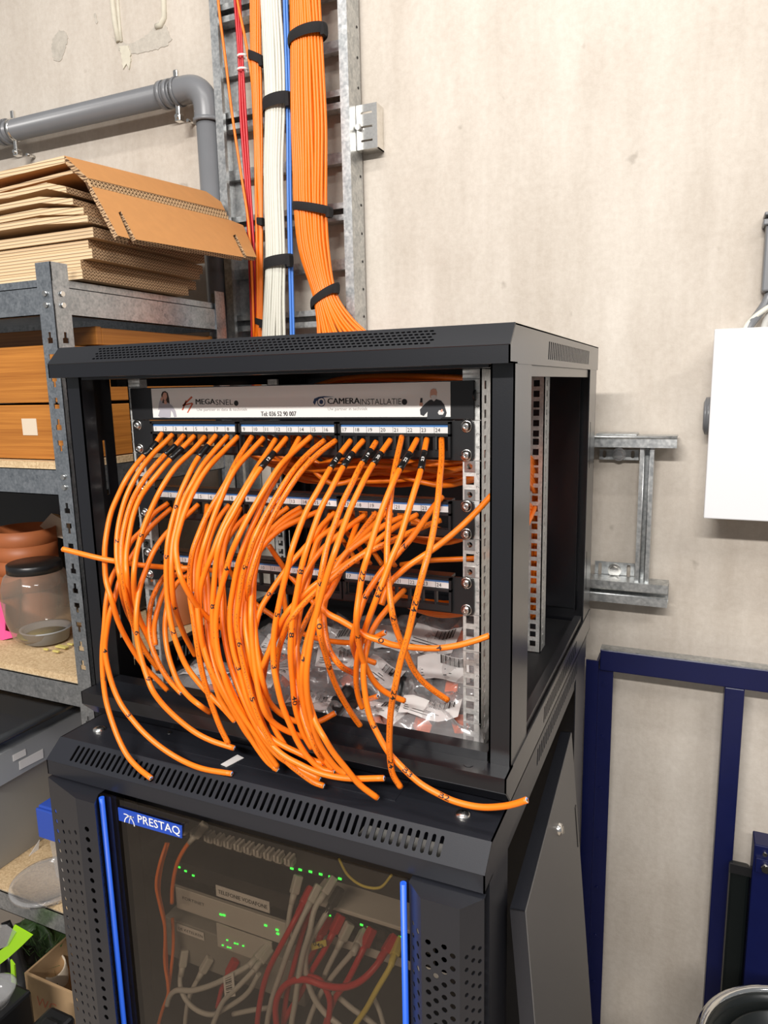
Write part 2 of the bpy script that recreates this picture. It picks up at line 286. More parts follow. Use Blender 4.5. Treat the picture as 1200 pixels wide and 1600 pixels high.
# ------------------------------------------------------------------ helpers: meshes
class MB:
    def __init__(s): s.v = []; s.f = []; s.m = []; s.sm = []; s.uv = {}
    def face(s, idx, mi=0, smooth=False):
        s.f.append(tuple(idx)); s.m.append(mi); s.sm.append(smooth)
    def add(s, vs, fs, mi=0, smooth=False, M=None):
        b = len(s.v)
        for v in vs:
            v = Vector(v); s.v.append(M @ v if M else v)
        for f in fs: s.face([b+i for i in f], mi, smooth)
        return b
    def box(s, a, b, mi=0, M=None):
        x0, y0, z0 = a; x1, y1, z1 = b
        s.add([(x0,y0,z0),(x1,y0,z0),(x1,y1,z0),(x0,y1,z0),(x0,y0,z1),(x1,y0,z1),(x1,y1,z1),(x0,y1,z1)],
              [(0,3,2,1),(4,5,6,7),(0,1,5,4),(1,2,6,5),(2,3,7,6),(3,0,4,7)], mi, False, M)
        return s
    def bbox(s, a, b, r=0.002, mi=0, M=None):
        # box with chamfered edges
        bm = bmesh.new(); bmesh.ops.create_cube(bm, size=1)
        a = Vector(a); b = Vector(b)
        for v in bm.verts: v.co = Vector((a[i]+(v.co[i]+.5)*(b[i]-a[i]) for i in range(3)))
        bmesh.ops.bevel(bm, geom=bm.edges[:], offset=r, segments=2, affect='EDGES', profile=0.5)
        bm.verts.index_update()
        s.add([v.co.copy() for v in bm.verts], [[v.index for v in f.verts] for f in bm.faces], mi, False, M); bm.free()
        return s
    def prism(s, poly, axis, a, b, mi=0, M=None, caps=True):
        # polygon (2-D) swept along axis between a and b.  axis 0: (y,z)  1: (x,z)  2: (x,y)
        def p3(p, t):
            return {0: (t, p[0], p[1]), 1: (p[0], t, p[1]), 2: (p[0], p[1], t)}[axis]
        n = len(poly)
        vs = [p3(p, a) for p in poly] + [p3(p, b) for p in poly]
        fs = [(i, (i+1) % n, n+(i+1) % n, n+i) for i in range(n)]
        if caps: fs += [tuple(range(n-1, -1, -1)), tuple(range(n, 2*n))]
        s.add(vs, fs, mi, False, M); return s
    def poly(s, pts, t, nrm, mi=0, edge=None):
        # flat 3-D polygon given thickness t against nrm
        n = len(pts); k = Vector(nrm).normalized()*t
        tri = [(0,1,2)] if n == 3 else [tuple(t) for t in tessellate_polygon([[Vector(p) for p in pts]])] if n > 4 else [tuple(range(n))]
        b = s.add([Vector(p) for p in pts]+[Vector(p)-k for p in pts], tri+[tuple(n+i for i in reversed(t)) for t in tri], mi)
        for i in range(n): s.face((b+i, b+n+i, b+n+(i+1) % n, b+(i+1) % n), mi if edge is None else edge)
        return s
    def cyl(s, p0, p1, r, n=12, mi=0, r1=None, caps=True, smooth=True):
        p0 = Vector(p0); p1 = Vector(p1); r1 = r if r1 is None else r1
        d = (p1-p0).normalized(); a = d.orthogonal().normalized(); c = d.cross(a)
        vs = []
        for p, q in ((p0, r), (p1, r1)):
            for i in range(n):
                t = 2*PI*i/n; vs.append(p+(a*math.cos(t)+c*math.sin(t))*q)
        b = s.add(vs, [(i, (i+1) % n, n+(i+1) % n, n+i) for i in range(n)], mi, smooth)
        if caps:
            s.face([b+i for i in range(n-1, -1, -1)], mi); s.face([b+n+i for i in range(n)], mi)
        return s
    def lathe(s, prof, c=(0,0,0), n=32, mi=0, smooth=True, axis='z'):
        c = Vector(c); vs = []
        for r, z in prof:
            for i in range(n):
                t = 2*PI*i/n
                p = Vector((r*math.cos(t), r*math.sin(t), z))
                if axis == 'y': p = Vector((p.x, -p.z, p.y))
                if axis == 'x': p = Vector((p.z, p.y, p.x))
                vs.append(c+p)
        fs = []
        for k in range(len(prof)-1):
            for i in range(n): fs.append((k*n+i, k*n+(i+1) % n, (k+1)*n+(i+1) % n, (k+1)*n+i))
        s.add(vs, fs, mi, smooth); return s
    def tube(s, path, r, n=8, mi=0, caps=True, capmi=None, uv=False):
        path = [Vector(p) for p in path]; N = len(path)
        T = [(path[min(i+1, N-1)]-path[max(i-1, 0)]).normalized() for i in range(N)]
        a = Vector((0.35, -1, 0.1)); a = (a - T[0]*a.dot(T[0])).normalized()
        b0 = len(s.v); L = 0
        for i in range(N):
            a = (a - T[i]*a.dot(T[i])).normalized(); c = T[i].cross(a)
            rr = r[i] if isinstance(r, list) else r
            if i: L += (path[i]-path[i-1]).length
            for k in range(n):
                t = 2*PI*(k/n) - PI
                s.v.append(path[i]+(a*math.cos(t)+c*math.sin(t))*rr)
        Ls = [0]
        for i in range(1, N): Ls.append(Ls[-1]+(path[i]-path[i-1]).length)
        for i in range(N-1):
            for k in range(n):
                s.face((b0+i*n+k, b0+i*n+(k+1) % n, b0+(i+1)*n+(k+1) % n, b0+(i+1)*n+k), mi, True)
                if uv: s.uv[len(s.f)-1] = [(Ls[i], k/n), (Ls[i], (k+1)/n), (Ls[i+1], (k+1)/n), (Ls[i+1], k/n)]
        if caps:
            cm = mi if capmi is None else capmi
            s.face([b0+k for k in range(n-1, -1, -1)], cm); s.face([b0+(N-1)*n+k for k in range(n)], cm)
        return s
    def build(s, name, mats, parent=None, loc=None, fix=True):
        me = bpy.data.meshes.new(name)
        me.from_pydata([tuple(v) for v in s.v], [], s.f)
        if not isinstance(mats, (list, tuple)): mats = [mats]
        for q in mats: me.materials.append(q)
        me.polygons.foreach_set('material_index', s.m); me.polygons.foreach_set('use_smooth', s.sm)
        if s.uv:
            ul = me.uv_layers.new(name='UVMap')
            for fi, c in s.uv.items():
                p = me.polygons[fi]
                for li, q in zip(p.loop_indices, c): ul.data[li].uv = q
        if fix:
            bm = bmesh.new(); bm.from_mesh(me); bmesh.ops.recalc_face_normals(bm, faces=bm.faces[:]); bm.to_mesh(me); bm.free()
        me.update()
        o = bpy.data.objects.new(name, me); COL.objects.link(o)
        if parent: o.parent = parent
        return o

def tag(o, label=None, cat=None, group=None, kind=None):
    if label: o['label'] = label
    if cat: o['category'] = cat
    if group: o['group'] = group
    if kind: o['kind'] = kind
    return o
def thing(name, label, cat, loc=(0,0,0), group=None, rot=(0,0,0)):
    o = bpy.data.objects.new(name, None); COL.objects.link(o); o.location = loc; o.rotation_euler = rot
    o.empty_display_size = 0.05
    return tag(o, label, cat, group)
def part(mb, name, mats, root, label=None):
    # geometry written in world coordinates, re-based on its thing
    o = mb.build(name, mats)
    base = root
    M = Matrix.Identity(4)
    chain = []
    while base is not None:
        chain.append(base); base = base.parent
    W = Matrix.Identity(4)
    for b in reversed(chain): W = W @ Matrix.LocRotScale(b.location, b.rotation_euler, b.scale)
    o.data.transform(W.inverted())
    o.parent = root
    if label: o['label'] = label
    return o
def copy_tree(o, parent=None):
    c = o.copy(); COL.objects.link(c)
    if parent: c.parent = parent
    for ch in list(o.children): copy_tree(ch, c)
    return c

def curve_mesh(name, splines, thick, mats):
    # filled 2-D outline with holes -> plate in XY, thickness along Z (0 .. -thick)
    cu = bpy.data.curves.new(name, 'CURVE'); cu.dimensions = '2D'; cu.fill_mode = 'BOTH'; cu.extrude = thick/2
    for pts in splines:
        sp = cu.splines.new('POLY'); sp.points.add(len(pts)-1)
        for p, q in zip(sp.points, pts): p.co = (q[0], q[1], 0, 1)
        sp.use_cyclic_u = True
    ob = bpy.data.objects.new(name, cu); COL.objects.link(ob)
    dg = bpy.context.evaluated_depsgraph_get()
    me = bpy.data.meshes.new_from_object(ob.evaluated_get(dg), depsgraph=dg)
    bpy.data.objects.remove(ob); bpy.data.curves.remove(cu)
    me.name = name
    me.materials.clear()
    for q in (mats if isinstance(mats, (list, tuple)) else [mats]): me.materials.append(q)
    return me
_pc = {}
def plate(mb, outline, holes, thick, M, mi=0):
    # add a holed plate to a mesh builder
    key = repr([[(round(p[0], 5), round(p[1], 5)) for p in q] for q in [outline]+holes])+str(thick)
    if key not in _pc:
        me = curve_mesh('plate', [outline]+holes, thick, M_BLACK)
        _pc[key] = ([v.co.copy() for v in me.vertices], [tuple(p.vertices) for p in me.polygons]); bpy.data.meshes.remove(me)
    mb.add(_pc[key][0], _pc[key][1], mi, False, M)
def perf_strip(mb, wv, cells, thick, M, mi=0, n_=3):
    # strip of rectangular cells (x0, x1, y0, y1, hole radius or 0); each hole gets real walls
    for x0, x1, y0, y1, r in cells:
        if not r:
            mb.add([(x0,y0,0),(x1,y0,0),(x1,y1,0),(x0,y1,0)], [(0,1,2,3)], mi, False, M); continue
        cx, cy = (x0+x1)/2, (y0+y1)/2; a, b = (x1-x0)/2, (y1-y0)/2
        c0 = math.atan2(b, a); cor = [c0, PI-c0, PI+c0, 2*PI-c0]; an = []
        for k in range(4):
            s = cor[k]; e = cor[(k+1) % 4] + (2*PI if k == 3 else 0)
            for j in range(n_): an.append(s+(e-s)*j/n_)
        vs = []
        for t in an:
            c, s = math.cos(t), math.sin(t); k = min(a/abs(c) if abs(c) > 1e-9 else 9, b/abs(s) if abs(s) > 1e-9 else 9)
            vs += [(cx+c*k, cy+s*k, 0), (cx+c*r, cy+s*r, 0), (cx+c*r, cy+s*r, -thick)]
        m = len(an); fs = []
        for i in range(m):
            j = (i+1) % m; fs += [(3*i, 3*j, 3*j+1, 3*i+1), (3*i+1, 3*j+1, 3*j+2, 3*i+2)]
        mb.add(vs, fs, mi, False, M)
def frame_M(o, ux, uy):
    ux = Vector(ux).normalized(); uy = Vector(uy).normalized(); n = ux.cross(uy)
    M = Matrix.Identity(4)
    for i in range(3): M[i][0] = ux[i]; M[i][1] = uy[i]; M[i][2] = n[i]; M[i][3] = o[i]
    return M
def rect(x0, y0, x1, y1): return [(x0,y0),(x1,y0),(x1,y1),(x0,y1)]
def circ(x, y, r, n=10): return [(x+r*math.cos(2*PI*i/n), y+r*math.sin(2*PI*i/n)) for i in range(n)]
def slot(x, y, w, h, n=4):
    # upright slot with round ends
    r = w/2; pts = []
    for i in range(n+1): t = PI*i/n; pts.append((x+r*math.cos(t), y+h/2-r+r*math.sin(t)))
    for i in range(n+1): t = PI+PI*i/n; pts.append((x+r*math.cos(t), y-h/2+r+r*math.sin(t)))
    return pts
def keyhole(x, y, s=1):
    return [(x-.0028,y+.009*s),(x+.0028,y+.009*s),(x+.0028,y),(x+.0062,y-.001*s),(x+.0062,y-.009*s),(x-.0062,y-.009*s),(x-.0062,y-.001*s),(x-.0028,y)]

_tc = {}
def text_geo(body, size, bold=0.0, xs=1.0, shear=0.0, space=1.0):
    key = (body, round(size, 5), bold, xs, shear, space)
    if key in _tc: return _tc[key]
    cu = bpy.data.curves.new('text', 'FONT'); cu.body = body; cu.size = size; cu.offset = bold*size; cu.shear = shear
    cu.align_x = 'CENTER'; cu.align_y = 'CENTER'; cu.resolution_u = 2; cu.space_character = space
    ob = bpy.data.objects.new('text', cu); COL.objects.link(ob)
    dg = bpy.context.evaluated_depsgraph_get()
    me = bpy.data.meshes.new_from_object(ob.evaluated_get(dg), depsgraph=dg)
    r = ([Vector((v.co.x*xs, v.co.y, 0)) for v in me.vertices], [tuple(p.vertices) for p in me.polygons])
    bpy.data.objects.remove(ob); bpy.data.curves.remove(cu); bpy.data.meshes.remove(me)
    _tc[key] = r
    return r
def text_on(mb, body, size, M, mi=0, bold=0.0, xs=1.0, shear=0.0, space=1.0):
    v, f = text_geo(body, size, bold, xs, shear, space)
    mb.add(v, f, mi, False, M)
def FRONT(x, y, z): return frame_M((x, y, z), (1,0,0), (0,0,1))    # faces -y

def spline(P, per=6):
    P = [Vector(p) for p in P]
    if len(P) < 3: return P
    out = []
    Q = [P[0]*2-P[1]] + P + [P[-1]*2-P[-2]]
    for i in range(1, len(Q)-2):
        p0, p1, p2, p3 = Q[i-1:i+3]
        d = [max((q-p).length, 1e-6)**0.5 for p, q in ((p0,p1),(p1,p2),(p2,p3))]
        m1 = (p2-p1) + ((p1-p0)/d[0] - (p2-p0)/(d[0]+d[1]))*d[1]
        m2 = (p2-p1) + ((p3-p2)/d[2] - (p3-p1)/(d[1]+d[2]))*d[1]
        for k in range(per):
            t = k/per
            out.append(p1*(2*t**3-3*t**2+1) + m1*(t**3-2*t**2+t) + p2*(-2*t**3+3*t**2) + m2*(t**3-t**2))
    out.append(P[-1]); return out

# ================================================================== the setting
YW = 0.80
tag(MB().box((-4.0, YW, -1.15), (4.0, YW+0.12, 2.2)).build('wall_back', M_WALL), 'bare beige plastered concrete wall behind the racks', kind='structure')
tag(MB().box((-4.0, -4.0, -1.2), (4.0, YW+0.12, -1.15)).build('floor', M_FLOOR), 'concrete floor of the storage room', kind='structure')
mb = MB(); _rj = random.Random(4); PD = 0.0012
def P(pts):
    # ragged outline: every side broken up and jittered
    out = []
    for (a, b), (c, d) in zip(pts, pts[1:]+pts[:1]):
        n = max(2, int(math.hypot(c-a, d-b)/3))
        for i in range(n): out.append((a+(c-a)*i/n+_rj.uniform(-1.1, 1.1), b+(d-b)*i/n+_rj.uniform(-1.1, 1.1)))
    return [aty(x, y, YW-PD) for x, y in out]
mb.poly(P([(176,58),(188,66),(204,68),(222,60),(240,44),(247,34),(258,38),(268,60),(262,70),(244,78),(222,83),(200,84),(186,78)]), 0.0016, (0,-1,0), 0)
mb.poly(P([(82,60),(92,46),(102,50),(106,62),(100,80),(94,97),(84,94),(80,78)]), 0.0015, (0,-1,0), 0)
mb.poly(P([(146,22),(150,20),(153,34),(150,38)]), 0.0015, (0,-1,0), 0)
tag(mb.build('trim_1', M_PATCH), 'grey mortar patches smeared on the wall above the pipe', kind='structure')
mb = MB(); PD = 0.0030
mb.tube([aty(x, y, YW-0.001) for x, y in ((174,-40),(176,0),(180,35),(186,66))], 0.0075, 8)
mb.tube([aty(x, y, YW-0.001) for x, y in ((182,-40),(184,0),(187,40),(190,66))], 0.004, 8)
mb.tube([aty(x, y, YW-0.001) for x, y in ((256,-40),(256,0),(257,28),(252,40),(244,42))], 0.007, 8)
mb.poly(P([(186,72),(200,70),(204,86),(202,108),(197,98),(192,108),(190,90)]), 0.0032, (0,-1,0), 0)
tag(mb.build('trim_2', M_BEAD), 'pale plaster beads of a filled chase high on the wall', kind='structure')

# ================================================================== grey drain pipe
YP = 0.745
zp = aty(200, 162, YP).z
xe = aty(327, 240, YP).x
root = thing('drain_pipe', 'grey plastic drain pipe with an elbow, clipped along the wall at upper left', 'pipe', (xe, YP, zp))
part(MB().cyl((-3.9, YP, zp), (xe-0.06, YP, zp), 0.025, 24), 'pipe', M_PVC, root)
part(MB().cyl((xe, YP, zp-0.06), (xe, YP, -0.4), 0.025, 24), 'pipe', M_PVC, root)
arc = [(xe-0.075, YP, zp), (xe-0.045, YP, zp)] + [(xe-0.045+0.045*math.sin(t), YP, zp-0.045+0.045*math.cos(t)) for t in (0.4, 0.8, 1.2, 1.571)] + [(xe, YP, zp-0.075)]
e = MB().tube(spline(arc, 4), 0.0285, 24)
e.cyl((xe, YP, zp-0.07), (xe, YP, zp-0.078), 0.031, 24); e.cyl((xe-0.07, YP, zp), (xe-0.078, YP, zp), 0.031, 24)
part(e, 'elbow', M_PVC, root)
for px, py in ((262, 146), (8, 207)):
    x = aty(px, py, YP).x
    c = MB(); 
    for dx in (-0.009, 0.009): c.cyl((x+dx-0.006, YP, zp), (x+dx+0.006, YP, zp), 0.0300, 24)
    c.cyl((x-0.01, YP, zp), (x+0.01, YP, zp), 0.0275, 24)
    part(c, 'coupling', M_PVC, root)
    x2 = aty(px+15, py, YP).x
    c = MB(); c.bbox((x2-0.006, YP-0.004, zp-0.060), (x2+0.006, YP+0.004, zp-0.024), 0.002); c.bbox((x2-0.006, YP-0.004, zp+0.024), (x2+0.006, YP+0.004, zp+0.046), 0.002)
    c.bbox((x2-0.008, YP-0.006, zp-0.062), (x2+0.008, YP+0.010, zp-0.046), 0.002)
    c.lathe([(0.0252,-0.006),(0.0268,-0.006),(0.0268,0.006),(0.0252,0.006)], (x2, YP, zp), 24, 0, True, 'x')
    c.cyl((x2, YP-0.005, zp-0.053), (x2, YP-0.010, zp-0.053), 0.005, 6)
    c.cyl((x2, YP+0.03, zp-0.05), (x2, YW-0.001, zp-0.05), 0.004, 8)
    part(c, 'pipe_clip', M_ZINC, root)

# ================================================================== cable ladder on the wall
YL = 0.735
xl0 = aty(326, 0, YL).x; xl1 = aty(541, 0, YL).x
root = thing('cable_ladder', 'galvanised steel cable ladder fixed upright on the wall, carrying the cable bundles', 'cable ladder', ((xl0+xl1)/2, YW, -0.2))
ZT, ZB = 2.0, 0.05
lipw = 0.020
r = MB()
r.box((xl1-0.002, YL, ZB), (xl1, YW-0.008, ZT)); r.box((xl1-lipw, YL, ZB), (xl1-0.002, YL+0.002, ZT)); r.box((xl1-lipw, YW-0.010, ZB), (xl1-0.002, YW-0.008, ZT))
r.box((xl1-lipw, YL+.002, ZB), (xl1-lipw+0.002, YL+0.010, ZT))
part(r, 'side_rail', M_GALV, root)
r = MB()
r.box((xl0, YL, ZB), (xl0+0.002, YW-0.008, ZT)); r.box((xl0+0.002, YL, ZB), (xl0+lipw, YL+0.002, ZT)); r.box((xl0+0.002, YW-0.010, ZB), (xl0+lipw+0.012, YW-0.008, ZT))
r.box((xl0+lipw-.002, YL+.002, ZB), (xl0+lipw, YL+0.010, ZT))
part(r, 'side_rail', M_GALV, root)
d = MB(); z = ZB+0.03; k = 0
while z < ZT:
    d.cyl((xl1+0.0003, YL+0.045, z), (xl1+0.0009, YL+0.045, z), 0.0028, 8); z += 0.0575
part(d, 'hole_row', M_INK, root)
zr = [(aty(515, a, 0.765).z + aty(375, b, 0.765).z)/2 for a, b in ((-20, 15), (71, 105), (162, 187), (246, 272), (334, 353), (415, 427), (500, 503), (580, 580))]
zr.append(zr[-1]-0.115)
for i, z in enumerate(zr):
    r = MB()
    if i % 2 == 1:
        r.box((xl0+0.002, 0.772, z-0.011), (xl1-0.002, 0.776, z+0.011)); r.box((xl0+0.002, 0.776, z-0.011), (xl1-.002, 0.789, z-0.009))
        r.box((xl0+0.002, 0.776, z+0.009), (xl1-.002, 0.789, z+0.011))
    else:
        # C channel open to the front, slot between two rolled lips
        r.box((xl0+0.002, 0.757, z-0.018), (xl1-.002, 0.759, z-0.006)); r.box((xl0+0.002, 0.757, z+0.006), (xl1-.002, 0.759, z+0.018))
        r.box((xl0+0.002, 0.759, z-0.018), (xl1-.002, 0.786, z-0.016)); r.box((xl0+0.002, 0.759, z+0.016), (xl1-.002, 0.786, z+0.018))
        r.box((xl0+0.002, 0.784, z-0.016), (xl1-.002, 0.786, z+0.016))
        for s in (-1, 1): r.cyl((xl1-.022, YL+0.02, z+s*0.019), (xl1-.022, YL+0.02, z+s*0.022), 0.005, 6)
    part(r, 'rung', M_GALV, root)
zb0, zb1 = aty(562, 236, 0.77).z, aty(562, 166, 0.77).z
b = MB()
Mb = frame_M((xl1+0.001, 0.766, (zb0+zb1)/2), (1,0,0), (0,0,1)); hh = (zb1-zb0)/2
plate(b, rect(0, -hh, 0.047, hh), [slot(0.026, s*hh*0.62, 0.004, 0.018) if False else rect(0.010, s*hh*0.62-.002, 0.036, s*hh*0.62+.002) for s in (-1, 0, 1)], 0.002, Mb)
b.box((xl1+0.0455, 0.767, zb0), (xl1+0.0475, YW, zb1)); b.box((xl1+0.001, 0.767, zb0), (xl1+0.0475, YW, zb0+0.002))
b.cyl((xl1+0.008, 0.767, (zb0+zb1)/2), (xl1+0.008, 0.757, (zb0+zb1)/2), 0.0065, 8)
part(b, 'wall_bracket', M_ZINC, root)

# ---- cables tied to the ladder
def bundle(rows, y0, nstr, rad, name, label, cat, group, matl, squash=0.55, layers=2, wander=0.25):
    # rows: (py, px left, px right); strands sit on the visible front of the bundle
    ctr = []
    for py, a, b in rows:
        p = aty((a+b)/2, py, y0); hw = (aty(b, py, y0)-aty(a, py, y0)).length/2
        ctr.append((p, hw))
    ctr.insert(0, (ctr[0][0]+Vector((0, 0, 0.32)), ctr[0][1]))
    n_ = 0
    for L in range(layers):
        n = nstr - L*3
        for i in range(n):
            f0 = -1 + 2*(i+0.5)/n; ph = random.random()*6.28; fr = random.uniform(0.6, 1.5)
            P = []
            for k, (p, hw) in enumerate(ctr):
                f = max(-1, min(1, f0 + wander*(1.6/n)*math.sin(ph+fr*k)))
                rr = hw - rad - L*rad*1.7
                P.append(p + CR.normalized()*0 + Vector((math.cos(YAW)*f*rr, -math.sin(YAW)*f*rr*0.35, 0)) + Vector((-math.sin(YAW)*0, -1, 0))*(math.sqrt(max(0, 1-f*f))*rr*squash - L*rad*0.4))
            o = MB().tube(spline(P, 5), rad, 6).build(name, matl)
            tag(o, label, cat, group); n_ += 1
    return ctr
B_OR = [(-60,453,503),(0,454,504),(55,455,508),(120,455,513),(200,456,518),(260,458,518),(325,460,517),(390,467,519),(462,489,530),(500,495,556),(530,497,590),(560,505,620),(600,512,640),(660,516,645)]
c_or = bundle(B_OR, 0.705, 13, 0.0036, 'ladder_cable', 'orange data cable in the thick strapped bundle on the cable ladder', 'cable', 'thick orange bundle on the ladder', M_ORANGE)
B_WH = [(-60,406,441),(0,408,442),(90,412,447),(165,415,449),(270,413,447),(405,416,451),(470,413,450),(530,410,450),(640,410,450)]
c_wh = bundle(B_WH, 0.705, 9, 0.0035, 'ladder_cable', 'white data cable in the strapped bundle on the cable ladder', 'cable', 'white bundle on the ladder', M_WHITEC)
B_O2 = [(-60,391,411),(0,391,411),(92,392,411),(200,396,412),(300,402,412),(345,404,412),(430,403,412),(530,399,412),(640,397,411)]
c_o2 = bundle(B_O2, 0.722, 6, 0.0031, 'ladder_cable', 'orange data cable in the thin bundle left of the white cables', 'cable', 'thin orange bundle on the ladder', M_ORANGE, layers=1)
def single(pts, y, rad, name, label, cat, matl, group=None):
    Q = [aty(a, b, y) for a, b in pts]; Q.insert(0, Q[0]+Vector((0, 0, 0.32)))
    return tag(MB().tube(spline(Q, 5), rad, 7).build(name, matl), label, cat, group)
for i, dx in enumerate((0, 4)):
    single([(443+dx,-60),(444+dx,0),(447+dx,90),(449+dx,170),(450+dx,300),(452+dx,400),(455+dx,530),(457+dx,640)], 0.708+0.004*i, 0.0030, 'ladder_cable', 'blue cable running down the right edge of the white bundle', 'cable', M_BLUEC, 'blue cables on the ladder')
for i, dx in enumerate((-4, 0, 4)):
    single([(368+dx,-60),(371+dx,0),(376+dx*.7,90),(380+dx,180),(388+dx*.8,300),(393+dx,390),(398+dx,530),(400+dx,640)], 0.725+0.003*(i % 2), 0.0029, 'ladder_cable', 'red cable hanging down the left part of the ladder', 'cable', M_REDC, 'red cables on the ladder')
single([(339,-60),(341,0),(352,90),(363,180),(378,280),(388,345),(393,420),(397,530)], 0.716, 0.0030, 'ladder_cable', 'single loose orange cable crossing the left side of the ladder', 'cable', M_ORANGE)
single([(366,-60),(371,0),(383,60),(393,120),(398,200),(400,300),(402,420),(403,530)], 0.717, 0.0030, 'ladder_cable', 'loose orange cable slanting from the red cables to the thin orange bundle', 'cable', M_ORANGE)
for py, nm in ((88, 'upper'), (109, 'lower')):
    p = aty(379, py, 0.725)
    tag(MB().lathe([(0.011,-0.002),(0.0125,0),(0.011,0.002),(0.0095,0),(0.011,-0.002)], p, 16).build('cable_tie', M_WHITE), nm+' of two pale cable ties round the red cables', 'cable tie')
def strap(py, a, b, y, h, tilt, label, sq=0.62):
    p = aty((a+b)/2, py, y); hw = (aty(b, py, y)-aty(a, py, y)).length/2+0.002
    s = MB(); n = 36; prof = [(1.0,-h/2),(1.03,-h/4),(1.03,h/4),(1.0,h/2),(0.93,h/4),(0.93,-h/4),(1.0,-h/2)]
    vs = []
    for q, z in prof:
        for i in range(n):
            t = 2*PI*i/n; X = math.cos(t)*hw*q; Y = math.sin(t)*hw*q*sq
            vs.append(p+Vector((X, Y-0.002, z - X*tilt)))
    fs = [(k*n+i, k*n+(i+1) % n, (k+1)*n+(i+1) % n, (k+1)*n+i) for k in range(len(prof)-1) for i in range(n)]
    s.add(vs, fs, 0, True)
    e = Vector((hw*0.93, -0.006, -hw*tilt)); s.box(p+e+Vector((-0.004, -0.010, -h*0.75)), p+e+Vector((0.004, 0.004, h*0.3)))
    tag(s.build('cable_strap', M_VELCRO), label, 'cable strap')
strap(57, 454, 509, 0.705, 0.020, -0.12, 'black hook-and-loop strap highest on the thick orange bundle')
strap(327, 461, 517, 0.705, 0.017, 0.22, 'black hook-and-loop strap at the middle of the thick orange bundle')
strap(463, 488, 529, 0.705, 0.018, -0.5, 'black hook-and-loop strap where the thick orange bundle bends towards the rack')
strap(161, 414, 454, 0.705, 0.024, -0.1, 'upper black strap round the white bundle')
strap(410, 416, 456, 0.705, 0.022, -0.1, 'lower black strap round the white bundle')
strap(91, 391, 412, 0.722, 0.018, 0.5, 'black strap round the thin orange bundle beside the upper white part')
strap(346, 402, 412, 0.722, 0.014, 0.1, 'black strap round the thin orange bundle beside the cardboard tip')
strap(503, 401, 412, 0.722, 0.014, 0.3, 'black strap lowest on the thin orange bundle, just above the rack')

# ================================================================== white enclosure, conduit
XB0 = aty(1103, 660, 0.69).x + 0.004
zt = aty(1110, 515, 0.69).z; zb = aty(1095, 809, 0.69).z
root = thing('wall_enclosure', 'white metal wall enclosure at the right edge, its door closed', 'electrical box', (XB0+0.2, YW, zb))
part(MB().bbox((XB0+0.004, 0.705, zb+0.012), (XB0+0.44, YW, zt-0.008), 0.003), 'body', M_WBOX, root)
part(MB().bbox((XB0+0.001, 0.685, zb), (XB0+0.44, 0.703, zt), 0.002), 'door', M_WBOX, root)
zg = aty(1098, 650, 0.76).z
part(MB().cyl((XB0+0.004, 0.762, zg), (XB0-0.005, 0.762, zg), 0.034, 24).cyl((XB0-0.005, 0.762, zg), (XB0-0.009, 0.762, zg), 0.034, 24, r1=0.024), 'cable_gland', M_PVC, root)
xc = aty(1201, 400, 0.78).x
zc0, zc1 = aty(1196, 456, 0.775).z, aty(1196, 350, 0.775).z
root = thing('cable_conduit', 'short grey square conduit on the wall above the white enclosure', 'conduit', (xc, YW, zc0))
part(MB().bbox((aty(1194,400,0.765).x, 0.765, zc0), (aty(1194,400,0.765).x+0.05, YW-0.001, zc1), 0.003), 'trunking', M_PVC, root)
part(MB().bbox((aty(1192,355,0.765).x, 0.760, zc1-0.004), (aty(1194,400,0.765).x+0.05, YW-0.001, zc1+0.006), 0.002).bbox((aty(1194,345,0.765).x, 0.762, zc1+0.012), (aty(1194,400,0.765).x+0.05, YW-0.001, zc1+0.018), 0.002), 'end_cap', M_PVC, root)
def yz(pts, rad, label, matl, name='feed_cable'):
    return tag(MB().tube(spline([aty(a, b, c) for a, b, c in pts], 5), rad, 8).build(name, matl), label, 'cable')
yz([(1215,452,0.778),(1204,458,0.778),(1196,474,0.775),(1184,492,0.765),(1172,508,0.75),(1166,520,0.745)], 0.0075, 'thick grey cable from the conduit into the top of the white enclosure', M_PVC)
yz([(1225,475,0.765),(1205,478,0.765),(1190,487,0.76),(1176,498,0.755),(1166,510,0.745),(1163,520,0.743)], 0.0045, 'white cable curving into the top of the white enclosure', M_WHITEC)
yz([(1225,480,0.78),(1206,488,0.78),(1198,500,0.775),(1194,512,0.765),(1192,522,0.76)], 0.006, 'beige cable at the frame edge entering the white enclosure', M_GREYC)

# ================================================================== short ladder piece on the wall, right of the rack
def strut_x(r, x0, x1, y, z0, z1):
    # C channel lying along x, open to the front with rolled lips
    h = z1-z0
    r.box((x0, y, z0), (x1, y+0.002, z0+h*0.36)); r.box((x0, y, z1-h*0.36), (x1, y+0.002, z1))
    r.cyl((x0, y+0.003, z0+h*0.36), (x1, y+0.003, z0+h*0.36), 0.003, 8); r.cyl((x0, y+0.003, z1-h*0.36), (x1, y+0.003, z1-h*0.36), 0.003, 8)
    r.box((x0, y+0.002, z0), (x1, y+0.045, z0+0.002)); r.box((x0, y+0.002, z1-0.002), (x1, y+0.045, z1)); r.box((x0, y+0.043, z0+.002), (x1, y+0.045, z1-.002))
    return r
YS = 0.735
xr = aty(1058, 690, YS).x
zt0, zt1 = aty(1030, 700, YS).z, aty(1030, 682, YS).z
zb0, zb1 = aty(1000, 946, YS).z, aty(1000, 912, YS).z
root = thing('wall_bracket_frame', 'galvanised channel frame on the wall between the rack and the white enclosure', 'bracket', (xr-0.08, YW, zb0))
